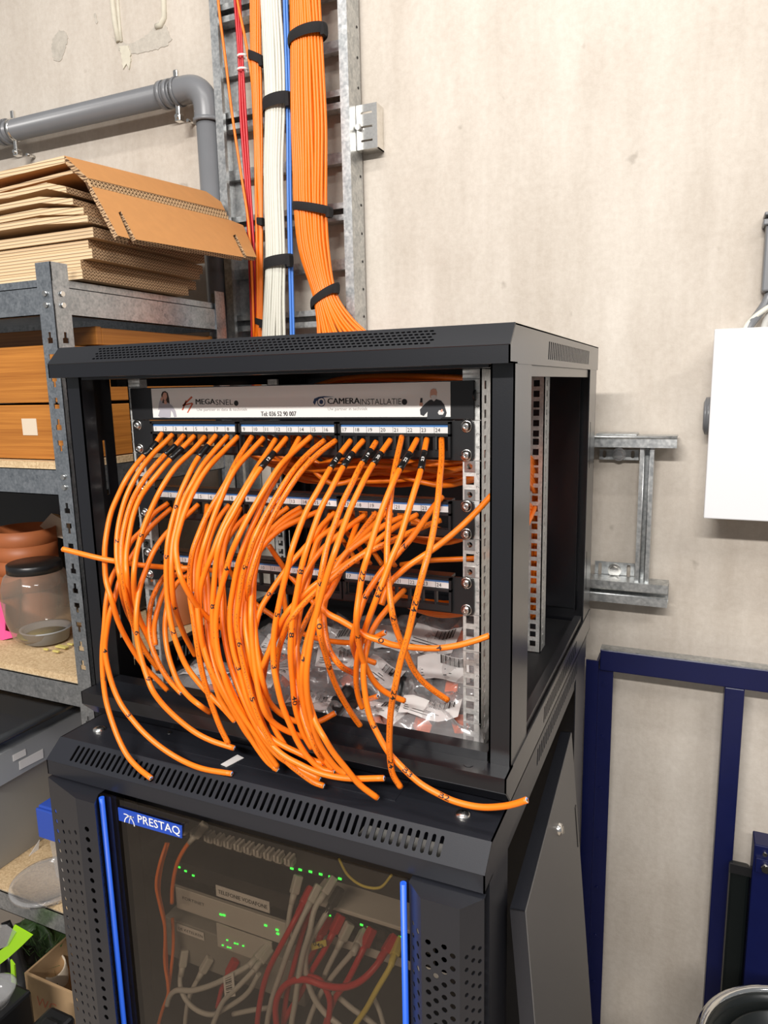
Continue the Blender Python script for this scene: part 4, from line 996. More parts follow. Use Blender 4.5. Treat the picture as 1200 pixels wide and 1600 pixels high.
part(MB().bbox((c.x-0.012, c.y+0.01, c.z+0.010), (c.x+0.022, c.y+0.05, c.z+0.024), 0.005), 'latch', M_BLKPL, root)

# ================================================================== upper open rack cabinet
W, D, H = 0.600, 0.615, 0.5037
LB, LT, LY = 0.0213, 0.0382, 0.0205     # bevel drop, lip drop, bevel depth
rack = thing('rack_cabinet', 'black open wall rack cabinet standing on the lower cabinet, door and sides removed', 'rack cabinet', (0.3, 0.3, 0.0))
def capshell(zs, flip, name, x0=0.0, x1=W, y0=0.0, y1=D, matl=M_BLACK, holes='round', parent=rack, lb=LB, lt=LT, ly=LY, hx=None):
    # lid (flip=1: top of cabinet, -1: mirrored base); zs = the flat face's height
    b = MB(); Z = lambda d: zs - d*flip
    t = 0.0016
    # flat face
    b.box((x0, y0+ly, min(Z(0), Z(t))), (x1, y1, max(Z(0), Z(t))))
    # front lip
    b.box((x0, y0, min(Z(lb), Z(lt))), (x1, y0+t, max(Z(lb), Z(lt))))
    b.box((x0, y0+t, min(Z(lt), Z(lt-t))), (x1, y0+0.030, max(Z(lt), Z(lt-t))))
    # bevel
    L = math.hypot(ly, lb)
    uy = (0, ly/L, flip*lb/L)
    Mv = frame_M((x0, y0, Z(lb)), (1,0,0), uy) if flip > 0 else frame_M((x0, y0+ly, Z(0)), (1,0,0), (0, -ly/L, lb/L))
    hs = []
    if holes == 'round':
        a, c = aty(152, 556, 0.010).x, aty(681, 520, 0.010).x
        n = 72; p = (c-a)/n
        for r in range(5):
            yy = L*0.5 + (r-2)*0.0043
            for k in range(n):
                xx = a-x0 + (k+(0.5 if r % 2 else 0))*p
                hs.append([(xx-0.0026, yy), (xx-.001, yy-0.00135), (xx+0.0022, yy-0.0009), (xx+0.0026, yy), (xx+.001, yy+0.00135), (xx-0.0022, yy+0.0009)])
    elif holes == 'slot':
        a, c = hx; n = 58
        for k in range(n): hs.append(slot(a-x0+(c-a)*k/(n-1), L*0.50, 0.0042, L*0.66))
    plate(b, rect(0, 0, x1-x0, L), hs, t, Mv)
    # sides
    for xx, s in ((x0, 1), (x1, -1)):
        out = [(0, lt), (0, lb), (ly, 0), (y1-y0, 0), (y1-y0, lt)]
        hs = []
        v0, v1 = (0.185, 0.515) if flip > 0 else (0.195, 0.46)
        for k in range(28):
            q = v0+(v1-v0)*k/28-y0; w_ = (v1-v0)/28*0.55; sl_ = 0.004*flip
            hs.append([(q-sl_, lt*0.80), (q-sl_+w_, lt*0.80), (q+w_, lt*0.26), (q, lt*0.26)])
        O = [(q, -d) for q, d in out] if flip > 0 else [(q, d) for q, d in out]
        Hs = [[(q, -d*flip) for q, d in h] for h in hs]
        plate(b, O, Hs, t, frame_M((xx+s*t/2, y0, zs), (0,1,0), (0,0,1)))
    b.box((x0, y1-t, min(Z(0), Z(lt))), (x1, y1, max(Z(0), Z(lt))))
    return part(b, name, matl, parent)
cap = capshell(H, 1, 'top_cover')
base = capshell(0.0, -1, 'base', holes='plain')
b = MB(); b.box((0.028, 0.027, LT-0.001), (W-0.028, 0.046, LT+0.011))
b.cyl((0.555, 0.013, LT), (0.555, 0.013, LT+0.0006), 0.005, 16, 0)
part(b, 'door_sill', M_BLACK, rack)
part(MB().box((0.03, 0.046, 0.012), (W-0.004, D-0.01, 0.0145)), 'floor_pan', mat('matt_black', (0.008, 0.008, 0.010), 0.6), rack)
b = MB(); b.box((0.028, 0.026, H-LT-0.003), (W-0.028, 0.045, H-LT+0.001)); part(b, 'door_header', M_BLACK, rack)
def rpost(xo, sx, yo, sy, slots=True):
    # deep L post: front leg 24 mm along x, side leg 75 mm along y
    b = MB(); z0, z1 = LT, H-LT; h = z1-z0; t = 0.0016
    b.box((min(xo, xo+sx*0.0245), min(yo, yo+sy*t), z0), (max(xo, xo+sx*0.0245), max(yo, yo+sy*t), z1))
    hs = [rect(0.052, h*0.62, 0.057, h*0.80), rect(0.052, h*0.12, 0.057, h*0.28)] if slots else []
    M = frame_M((xo+sx*t/2, yo, z0), (0, 1, 0), (0, 0, 1))
    o = rect(0, 0, 0.075, h)
    if sy < 0:
        o = rect(-0.075, 0, 0, h); hs = [[(-q, z) for q, z in q_][::-1] for q_ in hs]
    plate(b, o, hs, t, M)
    b.box((min(xo+sx*0.0225, xo+sx*0.0245), min(yo, yo+sy*0.022), z0), (max(xo+sx*0.0225, xo+sx*0.0245), max(yo, yo+sy*0.022), z1))
    return b
YPST = 0.025
part(rpost(W-0.0013, -1, YPST, 1, False), 'corner_post', M_BLACK, rack)
part(rpost(0.0013, 1, YPST, 1), 'corner_post', M_BLACK, rack)
part(rpost(W-0.0013, -1, D-0.004, -1), 'corner_post', M_BLACK, rack)
part(rpost(0.0013, 1, D-0.004, -1), 'corner_post', M_BLACK, rack)
b = MB(); b.box((0.026, D-0.008, LT), (W-0.026, D-0.006, H-LT))
b.lathe([(0.018,0),(0.018,0.002),(0.0165,0.002),(0.0165,0)], (0.50, D-0.0082, 0.36), 24, 0, True, 'y')
part(b, 'back_panel', M_BLACK, rack)
for xx in (0.004, W-0.016):
    part(MB().box((xx, 0.10, H-LT-0.012), (xx+0.012, D-0.08, H-LT)), 'side_rail', M_BLACK, rack)
    part(MB().box((xx, 0.10, LT), (xx+0.012, D-0.08, LT+0.010)), 'side_rail', M_BLACK, rack)
for x in (0.05, W-0.05):
    for y in (0.06, D-0.06): part(MB().cyl((x, y, 0.0), (x, y, -0.0115), 0.016, 16), 'foot', M_BLKPL, rack)

# ---- galvanised 19 inch rails with square holes
U = 0.04445; ZU = 0.3631       # bottom line of the unit that holds the top patch panel
def rack_rail(xin, sx, y, z0, z1, nums=True):
    # xin = inner edge of the face; the side leg runs back at the outer edge
    fw = 0.0212; t = 0.0018; h = z1-z0; b = MB()
    hs = []; hl = []; k = -9
    while k < 4:
        for q in (0.00635, 0.02225, 0.0381):
            z = ZU + k*U + q - z0
            if 0.008 < z < h-0.008:
                hs.append(rect(0.0035, z-0.0048, 0.0131, z+0.0048)); hl.append(rect(0.012, z-0.0045, 0.019, z+0.0045))
        k += 1
    o = rect(0, 0, fw, h)
    if sx < 0: hs = [[(-p[0]+fw, p[1]) for p in q][::-1] for q in hs]
    X0 = xin if sx > 0 else xin-fw
    plate(b, o, hs, t, frame_M((X0, y+t/2, z0), (1,0,0), (0,0,1)))
    plate(b, rect(0, 0, 0.036, h), hl, t, frame_M((xin+sx*(fw-t/2), y, z0), (0,1,0), (0,0,1)))
    r = part(b, 'rack_rail', M_RAIL, rack)
    if nums:
        b = MB(); k = -8; n = 10
        while k < 3:
            z = ZU+k*U
            if z0 < z < z1: b.box((min(xin, xin+sx*fw), y-0.0002, z-0.0004), (max(xin, xin+sx*fw), y-0.00002, z+0.0004))
            n = 2-k if k <= 1 else 0
            if 0 < n < 10 and z+U*0.7 < z1:
                M1 = frame_M((xin+sx*(fw-0.0032), y-0.0003, z+U*0.66), (0,0,1), (-1,0,0)); text_on(b, str(n), 0.0062, M1)
                M2 = frame_M((xin+sx*(fw-0.0032), y-0.0003, z+U*0.34), (0,0,1), (-1,0,0)); text_on(b, str(10-n), 0.0062, M2)
            k += 1
        o = part(b, 'unit_marks', M_GREYINK, r)
    return r
YR = 0.082
RZ0, RZ1 = 0.016, 0.4625
rr_ = rack_rail(0.5272, 1, YR, RZ0, RZ1)
rl_ = rack_rail(0.0728, -1, YR, RZ0, RZ1)
rack_rail(0.5272, 1, 0.425, RZ0, RZ1, False); rack_rail(0.0728, -1, 0.425, RZ0, RZ1, False)
for rail, x in ((rr_, 0.5272+0.0083), (rl_, 0.0728-0.0083)):
    for k in (-1, -3):
        for q in (0.00635, 0.0381):
            z = ZU+k*U+q
            c = MB(); M = frame_M((x, YR-0.0007, z), (1,0,0), (0,0,1))
            plate(c, rect(-0.0062,-0.0062,0.0062,0.0062), [circ(0,0,0.0033,12)], 0.0012, M)
            c.box((x-0.0045, YR+0.001, z-0.0045), (x+0.0045, YR+0.009, z+0.0045)) if False else None
            c.lathe([(0.0033,0.0),(0.0033,-0.009),(0.0048,-0.009),(0.0048,0.0)], (x, YR, z), 12, 0, True, 'y')
            part(c, 'cage_nut', M_ZINC, rail)

# ---- patch panels
SXC = 0.4651/2
def measure(body, size, bold=0): 
    v, f = text_geo(body, size, bold); return min(p.x for p in v), max(p.x for p in v)
def fit_text(mb, body, xa, xb, z, y, size, mi=0, bold=0.0, shear=0.0):
    a, c = measure(body, size, 0); s = (xb-xa)/(c-a)
    v, f = text_geo(body, size, 0, 1.0, shear)
    for k, dx in enumerate((-bold*size*3.2, 0, bold*size*3.2) if bold > 0.003 else (0,)):     # heavier strokes: the same letters set a hair apart
        mb.add([Vector((p.x*s, p.y, 0)) for p in v], f, mi, False, FRONT((xa+xb)/2 - s*(a+c)/2+dx, y-0.00002*k, z))
PX0, PX1 = aty(240, 662, 0.076).x, aty(701, 672, 0.076).x
def portx(i):       # 0..23
    g = i//8; gw = (PX1-PX0-0.016)/3
    return PX0 + g*(gw+0.008) + (i % 8 + 0.5)*gw/8
GW = (PX1-PX0-0.016)/3
def patch_panel(zb, label):
    root = thing('patch_bay', label, 'patch panel', (0.3, YR, zb), 'patch panels in the open rack')
    y0 = YR-0.0025
    zc = zb+U/2; h = U*0.985
    b = MB()
    # ears with rounded ends
    out = [(-0.2413+0.005, -h/2), (0.2413-0.005, -h/2)] + [(0.2413-0.005+0.005*math.sin(t), -h/2+0.005-0.005*math.cos(t)) for t in (0.5, 1.05, 1.57)] + \
          [(0.2413-0.005+0.005*math.cos(t), h/2-0.005+0.005*math.sin(t)) for t in (0, 0.5, 1.05, 1.57)] + [(-0.2413+0.005-0.005*math.sin(t), h/2-0.005+0.005*math.cos(t)) for t in (0, 0.5, 1.05, 1.57)] + \
          [(-0.2413+0.005-0.005*math.cos(t), -h/2+0.005-0.005*math.sin(t)) for t in (0, 0.5, 1.05)]
    hs = []
    for i in range(24):
        x = portx(i)-0.3; hs.append(rect(x-0.0071, -0.0108, x+0.0071, 0.0045))
    plate(b, out, hs, 0.0022, frame_M((0.3, y0, zc), (1,0,0), (0,0,1)))
    # raised frames around each group of eight, and the shelf lip below
    for g in range(3):
        xa = PX0+g*(GW+0.008)-0.003; xb = xa+GW+0.006
        b.box((xa, y0-0.007, zc+0.0185), (xb, y0, zc+0.0208)); b.box((xa, y0-0.007, zc+0.0048), (xb, y0, zc+0.0075))
        b.box((xa, y0-0.007, zc-0.0185), (xb, y0, zc-0.0112))
        b.box((xa, y0-0.007, zc-0.0112), (xa+0.0028, y0, zc+0.0208)); b.box((xb-0.0028, y0-0.007, zc-0.0112), (xb, y0, zc+0.0208))
        b.box((xa+.0028, y0-0.0035, zc+0.0075), (xb-.0028, y0, zc+0.0185))
        for i in range(1, 8):
            x = xa+0.003+i*GW/8; b.box((x-0.0014, y0-0.005, zc-0.0112), (x+0.0014, y0, zc+0.0048))
    b.box((PX0, y0+0.001, zc-0.0225+0.001), (PX1, y0+0.018, zc-0.019)); b.box((PX0, y0+0.001, zc+0.0185), (PX1, y0+0.018, zc+0.0215))
    part(b, 'panel_body', M_BLKPL, root)
    for g in range(3):
        xa = PX0+g*(GW+0.008); xb = xa+GW; yl = y0-0.0037
        b = MB(); b.box((xa, yl-0.0006, zc+0.0082), (xb, yl, zc+0.0150), 0); b.box((xa, yl-0.0006, zc+0.0150), (xb, yl, zc+0.0180), 1)
        for i in range(8):
            x = xa+i*GW/8
            if i: b.box((x-0.0002, yl-0.0008, zc+0.0082), (x+0.0002, yl-0.0006, zc+0.0150), 2)
            text_on(b, str(g*8+i+1), 0.0062, FRONT(x+0.0042, yl-0.0009, zc+0.0114), 2)
        part(b, 'label_strip', [M_LABELW, M_LABELB, M_INK], root, 'white number strip with a blue top edge')
    for s in (-1, 1):
        for q in (0.00635, 0.0381):
            x, z = 0.3+s*SXC, zb+q; c = MB()
            c.lathe([(0.0058,0),(0.0058,0.0010),(0.0050,0.0028),(0.0030,0.0040),(0.0012,0.0043),(0.001,0.003)], (x, y0-0.0011, z), 18, 0, True, 'y')
            c.box((x-0.0030, y0-0.0056, z-0.0005), (x+0.0030, y0-0.0040, z+0.0005), 1); c.box((x-0.0005, y0-0.0056, z-0.0030), (x+0.0005, y0-0.0040, z+0.0030), 1)
            c.lathe([(0.0068,0),(0.0068,0.0007),(0.0055,0.0007)], (x, y0-0.0011, z), 18, 0, True, 'y')
            part(c, 'screw', [M_ZINC, M_ZINC], root)
    return root
patch_panel(ZU, 'top patch panel, all 24 ports cabled, right under the white sticker')
patch_panel(ZU-2*U, 'middle patch panel, half hidden by the orange cables')
patch_panel(ZU-4*U, 'lowest patch panel, several ports on its right empty')

# ---- branding cover plate
zb = ZU+U+0.0004
root = thing('cover_plate', 'black one-unit cover plate with a printed white sticker, above the top patch panel', 'cover plate', (0.3, YR, zb))
y0 = YR-0.0022; zc = zb+U/2; h = U*0.965
b = MB(); b.bbox((0.0587, y0-0.0012, zb+0.0004), (0.5413, y0+0.0010, zb+h), 0.0010)
b.box((0.0587, y0+0.001, zb+h-0.002), (0.5413, y0+0.02, zb+h-0.0005))
b.cyl((0.5413-0.001, y0+0.002, zb+h*0.62), (0.5413+0.0012, y0+0.002, zb+h*0.62), 0.006, 12)
part(b, 'plate', M_BLKPL, root)
ys = y0-0.0014
sx0, sx1 = aty(238, 630, ys).x, aty(704, 630, ys).x
st = part(MB().box((sx0, ys-0.0003, zb+0.0035), (sx1, ys, zb+h-0.0012)), 'sticker', M_WHITE, root, 'white printed sticker')
yt = ys-0.0004
def X(px, py=630): return aty(px, py, yt).x
def Zp(px, py): return aty(px, py, yt).z
t = MB()
fit_text(t, 'MEGA', X(306), X(336), Zp(322,628), yt, 0.0098, 0, 0.012); fit_text(t, 'SNEL', X(337), X(364), Zp(350,629), yt, 0.0096, 0, -0.008)
t.add([(0.0034*math.cos(2*PI*i/20), 0.0034*math.sin(2*PI*i/20), 0) for i in range(20)], [tuple(range(20))], 0, False, FRONT(X(369), yt, Zp(369,630)))
fit_text(t, 'Uw partner in data & techniek', X(307), X(386), Zp(347,640), yt, 0.0052, 1, -0.01)
fit_text(t, 'Tel: 036 52 90 007', X(407), X(462), Zp(434,647), yt, 0.0082, 0, 0.009)
fit_text(t, 'CAMERA', X(512), X(562), Zp(537,627), yt, 0.0098, 0, 0.012); fit_text(t, 'INSTALLATIE', X(563), X(627), Zp(595,628), yt, 0.0096, 0, -0.008)
t.add([(0.0034*math.cos(2*PI*i/20), 0.0034*math.sin(2*PI*i/20), 0) for i in range(20)], [tuple(range(20))], 0, False, FRONT(X(632), yt, Zp(632,628)))
fit_text(t, 'Uw partner in techniek', X(512), X(574), Zp(543,639), yt, 0.0052, 1, -0.01)
part(t, 'lettering', [M_INK, M_GREYINK], st)
t = MB()
zz_ = [(300,620),(287,634),(293,634),(286,644),(289,644),(300,631),(294,631),(303,620)]
def pp(pts): return [aty(x, y, yt) for x, y in pts]
t.poly(pp([(299,619),(285,633),(286,635),(301,621)]), 0.0002, (0,-1,0)); t.poly(pp([(286,632),(300,629),(300,631),(285,635)]), 0.0002, (0,-1,0))
t.poly(pp([(300,629),(292,645),(294,645),(302,631)]), 0.0002, (0,-1,0)); t.poly(pp([(290,625),(284,641),(286,641),(292,627)]), 0.0002, (0,-1,0))
part(t, 'emblem', M_REDINK, st)
t = MB(); c = FRONT(X(502), yt, Zp(502,628))
def ring(mb, M, r0, r1, a0, a1, n=24, sx=1.0, sy=1.0):
    vs = []
    for i in range(n+1):
        a = a0+(a1-a0)*i/n; vs += [(r0*math.cos(a)*sx, r0*math.sin(a)*sy, 0), (r1*math.cos(a)*sx, r1*math.sin(a)*sy, 0)]
    mb.add(vs, [(2*i, 2*i+1, 2*i+3, 2*i+2) for i in range(n)], 0, False, M)
ring(t, c, 0.0046, 0.0056, 0, 2*PI); ring(t, c, 0.0, 0.0026, 0, 2*PI)
t.poly(pp([(489,629),(491,623),(498,620),(506,619),(523,620),(507,621),(499,623),(494,627),(492,633)]), 0.0002, (0,-1,0))
part(t, 'emblem', M_NAVYINK, st)
def layer(pts, mi, mb, k): 
    mb.poly([aty(x, y, yt-0.00012*k) for x, y in pts], 0.0001, (0,-1,0), mi)
t = MB()     # woman on the phone
layer([(252,616),(254,612),(258,611),(262,614),(264,622),(265,631),(260,633),(253,630),(252,622)], 0, t, 1)
layer([(247,650),(250,640),(248,634),(251,629),(256,630),(262,629),(269,634),(274,642),(276,651),(272,652),(270,645),(267,641),(266,653),(250,652)], 1, t, 2)
layer([(247,640),(250,640),(254,627),(255,622),(252,620),(249,628)], 1, t, 3)
layer([(254,618),(256,613),(260,614),(261,620),(259,626),(256,625)], 2, t, 3); layer([(250,624),(253,619),(255,622),(253,627)], 2, t, 4); layer([(256,626),(260,626),(261,631),(257,632)], 2, t, 3)
part(t, 'printed_woman', [M_HAIR, M_SHIRT, M_SKIN], st, 'printed picture of a dark-haired person in a grey shirt holding a phone')
t = MB()     # bald man with a drill
layer([(657,648),(656,640),(661,634),(665,630),(671,625),(680,623),(689,626),(694,632),(698,645),(696,651),(691,652),(688,655),(667,655),(668,643),(662,650)], 0, t, 1)
layer([(672,613),(673,609),(677,607),(681,608),(683,613),(682,620),(679,625),(675,625),(672,620)], 1, t, 2); layer([(673,618),(678,617),(682,618),(681,624),(678,627),(674,624)], 2, t, 3)
layer([(655,634),(656,628),(659,627),(661,631),(660,635)], 1, t, 2); layer([(656,629),(657,622),(660,622),(660,629)], 0, t, 3)
layer([(684,645),(686,641),(691,641),(694,644),(692,648),(686,648)], 2, t, 2); layer([(688,643),(690,639),(692,640),(691,644)], 1, t, 3)
part(t, 'printed_man', [M_DKSHIRT, M_SKIN, M_LABELW], st, 'printed picture of a bald bearded person in dark clothes holding a drill')

# ================================================================== lower cabinet
LX0, LX1, LYF, LZ, LD = -0.005, 0.595, -0.062, -0.0125, 0.62
low = thing('server_cabinet', 'charcoal floor cabinet with a smoked glass door under the open rack', 'server cabinet', (0.295, 0.28, -1.13))
LZB = -1.13
sl = (aty(119, 1182, -0.048).x, aty(689, 1325, -0.048).x)
lower_cap = capshell(LZ, 1, 'top_cover', LX0, LX1, LYF, LYF+0.67, M_CHAR, 'slot', low, 0.0205, 0.0405, 0.026, sl)
a = atz(225, 1160, LZ); c = atz(617, 1252, LZ)
part(MB().box((a.x, (a.y+c.y)/2, LZ), (c.x, 0.30, LZ+0.0008)), 'entry_cover', M_CHAR, low)
for px, py in ((155, 1141), (723, 1274)):
    p = atz(px, py, LZ)
    part(MB().lathe([(0.0085,0),(0.0085,0.0010),(0.0075,0.0030),(0.0045,0.0046),(0.001,0.005)], p, 20), 'bolt', M_ZINC, low)
p = atz(265, 1146, LZ); part(MB().lathe([(0.004,0),(0.0035,0.0015),(0.001,0.002)], p, 12), 'rivet', M_BLKPL, low)
o = MB(); o.poly([atz(x, y, LZ+0.0012) for x, y in ((345,1194),(371,1179),(381,1184),(354,1198))], 0.0006, (0,0,1))
tag(o.build('paper_strip', M_LABELW), 'small white paper strip lying on the charcoal cabinet top by the cable ends', 'paper')
# carcass
b = MB(); yf = LYF+0.018
b.box((LX1-0.0016, yf, LZB), (LX1, yf+0.075, LZ-0.0405)); b.box((LX1-0.030, yf, LZB), (LX1-0.0016, yf+0.0016, LZ-0.0405))
part(b, 'corner_post', M_CHAR, low)
b = MB(); b.box((LX0, yf, LZB), (LX0+0.0016, yf+0.075, LZ-0.0405)); b.box((LX0+0.0016, yf, LZB), (LX0+0.03, yf+0.0016, LZ-0.0405)); part(b, 'corner_post', M_CHAR, low)
b = MB(); b.box((LX1-0.0016, 0.50, LZB), (LX1, 0.60, LZ-0.0405)); part(b, 'corner_post', M_CHAR, low)
part(MB().box((LX0, yf+0.075, LZB), (LX0+0.0016, 0.60, LZ-0.0405)), 'side_panel', M_CHAR, low)
part(MB().box((LX0, 0.60, LZB), (LX1, 0.602, LZ-0.0405)), 'back_panel', M_CHAR, low)
part(MB().box((LX0, yf, LZB), (LX1, 0.60, LZB+0.02)), 'bottom', M_CHAR, low)
part(MB().box((LX1-0.016, yf+0.075, LZ-0.058), (LX1-0.002, 0.50, LZ-0.0405)), 'side_rail', M_CHAR, low)
for xx in (0.0415, 0.5275): part(MB().box((xx, 0.02, LZB+0.02), (xx+0.021, 0.022, LZ-0.06)), 'rack_rail', M_BLACK, low)
# door
DZ = LZ-0.0435; DB = -1.08
door = part(MB().box((LX0+0.004, LYF+0.006, DB), (LX0+0.008, LYF+0.010, DZ)), 'door', M_CHAR, low)
def facet(b, xa, ya, xb, yb, cols, zstart):
    # one sloping face of the perforated door stile
    p0 = Vector((xa, ya, DB)); u = Vector((xb-xa, yb-ya, 0)); wv = u.length; h = DZ-DB
    pitch = 0.0145; M = frame_M(p0, u, (0,0,1)); cells = []
    xs = sorted(cols); ed = [0.0]+[(xs[i][0]+xs[i+1][0])/2*wv for i in range(len(xs)-1)]+[wv] if xs else [0.0, wv]
    if xs:
        for i, (fx, off, r) in enumerate(xs):
            c = fx*wv; hw = min(c-ed[i], ed[i+1]-c); xa_, xb_ = c-hw, c+hw
            top = h-zstart-off*pitch+pitch/2; z = top; n = int(0.33/pitch)
            for k in range(n): cells.append((xa_, xb_, z-pitch, z, min(r, hw*0.92))); z -= pitch
            cells.append((xa_, xb_, top, h, 0)); cells.append((xa_, xb_, 0, z, 0))
            if xa_-ed[i] > 1e-6: cells.append((ed[i], xa_, 0, h, 0))
            if ed[i+1]-xb_ > 1e-6: cells.append((xb_, ed[i+1], 0, h, 0))
    else: cells.append((0, wv, 0, h, 0))
    perf_strip(b, wv, cells, 0.0007, M)
y1_, y2_, y3_ = LYF-0.003, LYF-0.026, LYF-0.008
lp = [(aty(75,1216,y1_).x, y1_), (aty(117,1238,y2_).x, y2_), (aty(146,1243,y2_).x, y2_), (aty(154,1242,y3_).x, y3_)]
rp_ = [(aty(639,1376,y3_).x, y3_), (aty(657,1396,y2_).x, y2_), (aty(718,1410,y2_).x, y2_), (aty(757,1402,y1_).x, y1_)]
b = MB(); R_ = 0.0031
facet(b, *lp[0], *lp[1], [(0.16,0,R_*0.95),(0.40,0.5,R_*0.95),(0.63,1.0,R_),(0.86,0.5,R_)], 0.045)
facet(b, *lp[1], *lp[2], [(0.45,0.3,R_*1.2)], 0.035); facet(b, *lp[2], *lp[3], [(0.4,0.8,R_*0.8)], 0.035)
def endcap(b, pr):
    zt_ = DZ; pts = [(x, y, zt_) for x, y in pr]; back = [(pr[3][0], LYF+0.004, zt_), (pr[0][0], LYF+0.004, zt_)]
    b.add(pts+back, [(0,1,2,3,4,5)], 0)
endcap(b, lp)
part(b, 'left_stile', M_CHAR, door)
b = MB()
facet(b, *rp_[0], *rp_[1], [(0.3,0,R_*0.8),(0.7,0.1,R_*0.9)], 0.042)
facet(b, *rp_[1], *rp_[2], [(0.18,0.5,R_),(0.38,1.0,R_),(0.60,0.5,R_),(0.82,1.0,R_)], 0.040)
facet(b, *rp_[2], *rp_[3], [(0.28,0.8,R_*0.8),(0.55,0.3,R_*.8),(0.82,0.6,R_*.8)], 0.045)
endcap(b, rp_)
part(b, 'right_stile', M_CHAR, door)
gx0, gx1 = lp[3][0], rp_[0][0]
for px, py, s in ((158,1236,0), (630,1369,1)):
    x = aty(px, py+4, y3_-0.003).x
    part(MB().cyl((x, y3_-0.003, DB), (x, y3_-0.003, DZ-0.001), 0.0034, 12), 'trim_strip', M_BLUESTRIP, door, 'bright blue trim strip')
part(MB().box((gx0-0.002, y3_+0.002, DB), (gx1+0.002, y3_+0.006, DZ-0.001)), 'glass_pane', M_DOORGLASS, door)
yb_ = y3_-0.0005
bd = MB(); bd.poly([aty(x, y, yb_) for x, y in ((184,1262),(284,1291),(284,1310),(186,1282))], 0.0012, (0,-1,0), 0)
q0, q1 = aty(215, 1280, yb_-0.0006), aty(281, 1300, yb_-0.0006)
tv, tf = text_geo('PRESTAQ', 0.0155, 0.006); aa = min(v.x for v in tv); cc = max(v.x for v in tv); s_ = (q1.x-q0.x)/(cc-aa)
sh_ = (q1.z-q0.z)/(q1.x-q0.x)
bd.add([Vector((q0.x+(v.x-aa)*s_, yb_-0.0004, q0.z+0.0002+(v.x-aa)*s_*sh_*0.9+v.y)) for v in tv], tf, 1)
ce = aty(207, 1290, yb_)
for r0, sxx, a0, a1, dx in ((0.0125, 1.0, 1.3, 3.0, 0.0), (0.0125, 0.55, 1.5, 3.0, 0.002), (0.0135, 1.0, 0.0, 1.75, -0.010)):
    M = FRONT(ce.x+dx, yb_-0.0004, ce.z); vs = []
    for i in range(15):
        a = a0+(a1-a0)*i/14
        for rr2 in (r0-0.0007, r0+0.0007): vs.append((rr2*math.cos(a)*sxx, rr2*math.sin(a), 0))
    bd.add(vs, [(2*i, 2*i+1, 2*i+3, 2*i+2) for i in range(14)], 1, False, M)
part(bd, 'maker_badge', [M_BLUELOGO, M_WHITE], door, 'blue badge with white lettering')

# ---- equipment behind the glass
YG = 0.022
def dev(name, label, cat, px, ytop, ybot, depth, matl, group=None):
    # px = (left, right); ytop/ybot = picture rows of the front's upper/lower edge at the left end
    a = aty(px[0], ytop, YG); c = aty(px[1], ytop, YG); zz = aty(px[0], ybot, YG).z
    root = thing(name, label, cat, ((a.x+c.x)/2, YG, zz), group)
    part(MB().bbox((a.x, YG, zz), (c.x, YG+depth, a.z), 0.0015), 'housing', matl, root)
    return root, a.x, c.x, zz, a.z
def leds(root, pts, y=None, r=0.0015):
    y = YG-0.0005 if y is None else y
    for px, py in pts:
        p = aty(px, py, y); part(MB().box(p-Vector((r*1.3, 0.0006, r*0.7)), p+Vector((r*1.3, 0.0004, r*0.7))), 'status_light', M_LED, root, 'lit green light')
XG0, XG1 = 0.0635, 0.5265
# keystone patch panel along the top
zk = aty(390, 1317, YG).z
root = thing('patch_bay', 'black keystone patch panel with a row of grey connectors at the top behind the glass', 'patch panel', (0.295, YG, zk))
part(MB().bbox((0.045, YG, zk-0.020), (0.545, YG+0.02, zk+0.022), 0.001), 'panel_body', M_BLACK, root)
for px, py in ((292,1290),(312,1293),(334,1302),(349,1306),(364,1310),(380,1315),(395,1319),(410,1323),(426,1327),(441,1330),(458,1335)):
    p = aty(px, py, YG)
    part(MB().bbox((p.x-0.0055, YG-0.012, zk-0.009), (p.x+0.0055, YG, zk+0.000), 0.002).bbox((p.x-0.0045, YG-0.016, zk-0.004), (p.x-0.001, YG-0.001, zk+0.005), 0.001).bbox((p.x+0.001, YG-0.016, zk-0.004), (p.x+0.0045, YG-0.001, zk+0.005), 0.001), 'connector', M_DEVW, root)
# black switch
z1 = aty(280, 1347, YG).z; z0 = aty(266, 1352, YG).z - 0.002
root = thing('network_switch', 'black network switch with a row of green lights, second from the top behind the glass', 'network switch', (0.295, YG, z0-0.02))
zsw = aty(280, 1355, YG).z
part(MB().bbox((XG0, YG, zsw-0.030), (XG1, YG+0.2, zsw+0.010), 0.001), 'housing', M_BLACK, root)
leds(root, [(280,1355),(290,1361),(302,1368)]); leds(root, [(456,1357),(469,1359),(485,1362),(501,1366),(516,1370),(531,1373)], None, 0.0018)
# grey device with a printed label
root, xa, xb, za, zt_ = dev('telephone_gateway', 'dark grey telephone unit with a printed label strip behind the glass', 'network device', (268, 458), 1364, 1384, 0.18, M_DEVG)
YG2 = YG-0.002
lab = MB(); p, q = aty(337, 1385, YG2), aty(420, 1402, YG2)
lab.box((p.x, YG2, p.z-0.0145), (q.x, YG2+0.001, p.z+0.002), 0); fit_text(lab, 'TELEFONIE VODAFONE', p.x+0.004, q.x-0.003, p.z-0.0065, YG2-0.0004, 0.0085, 1, 0.005)
part(lab, 'label', [M_LABELW, M_INK], root)
# white firewall
root, xa, xb, za, zt_ = dev('firewall_box', 'white firewall unit with green lights under the labelled telephone unit', 'network device', (273, 452), 1385, 1418, 0.16, M_DEVW)
tx = MB(); p = aty(285, 1401, YG-0.0005); fit_text(tx, 'FORTINET', p.x, p.x+0.038, p.z-0.002, YG-0.0004, 0.0065)
part(tx, 'lettering', M_INK, root)
leds(root, [(345,1429),(350,1430),(415,1446),(433,1453),(434,1459)], None, 0.0016)
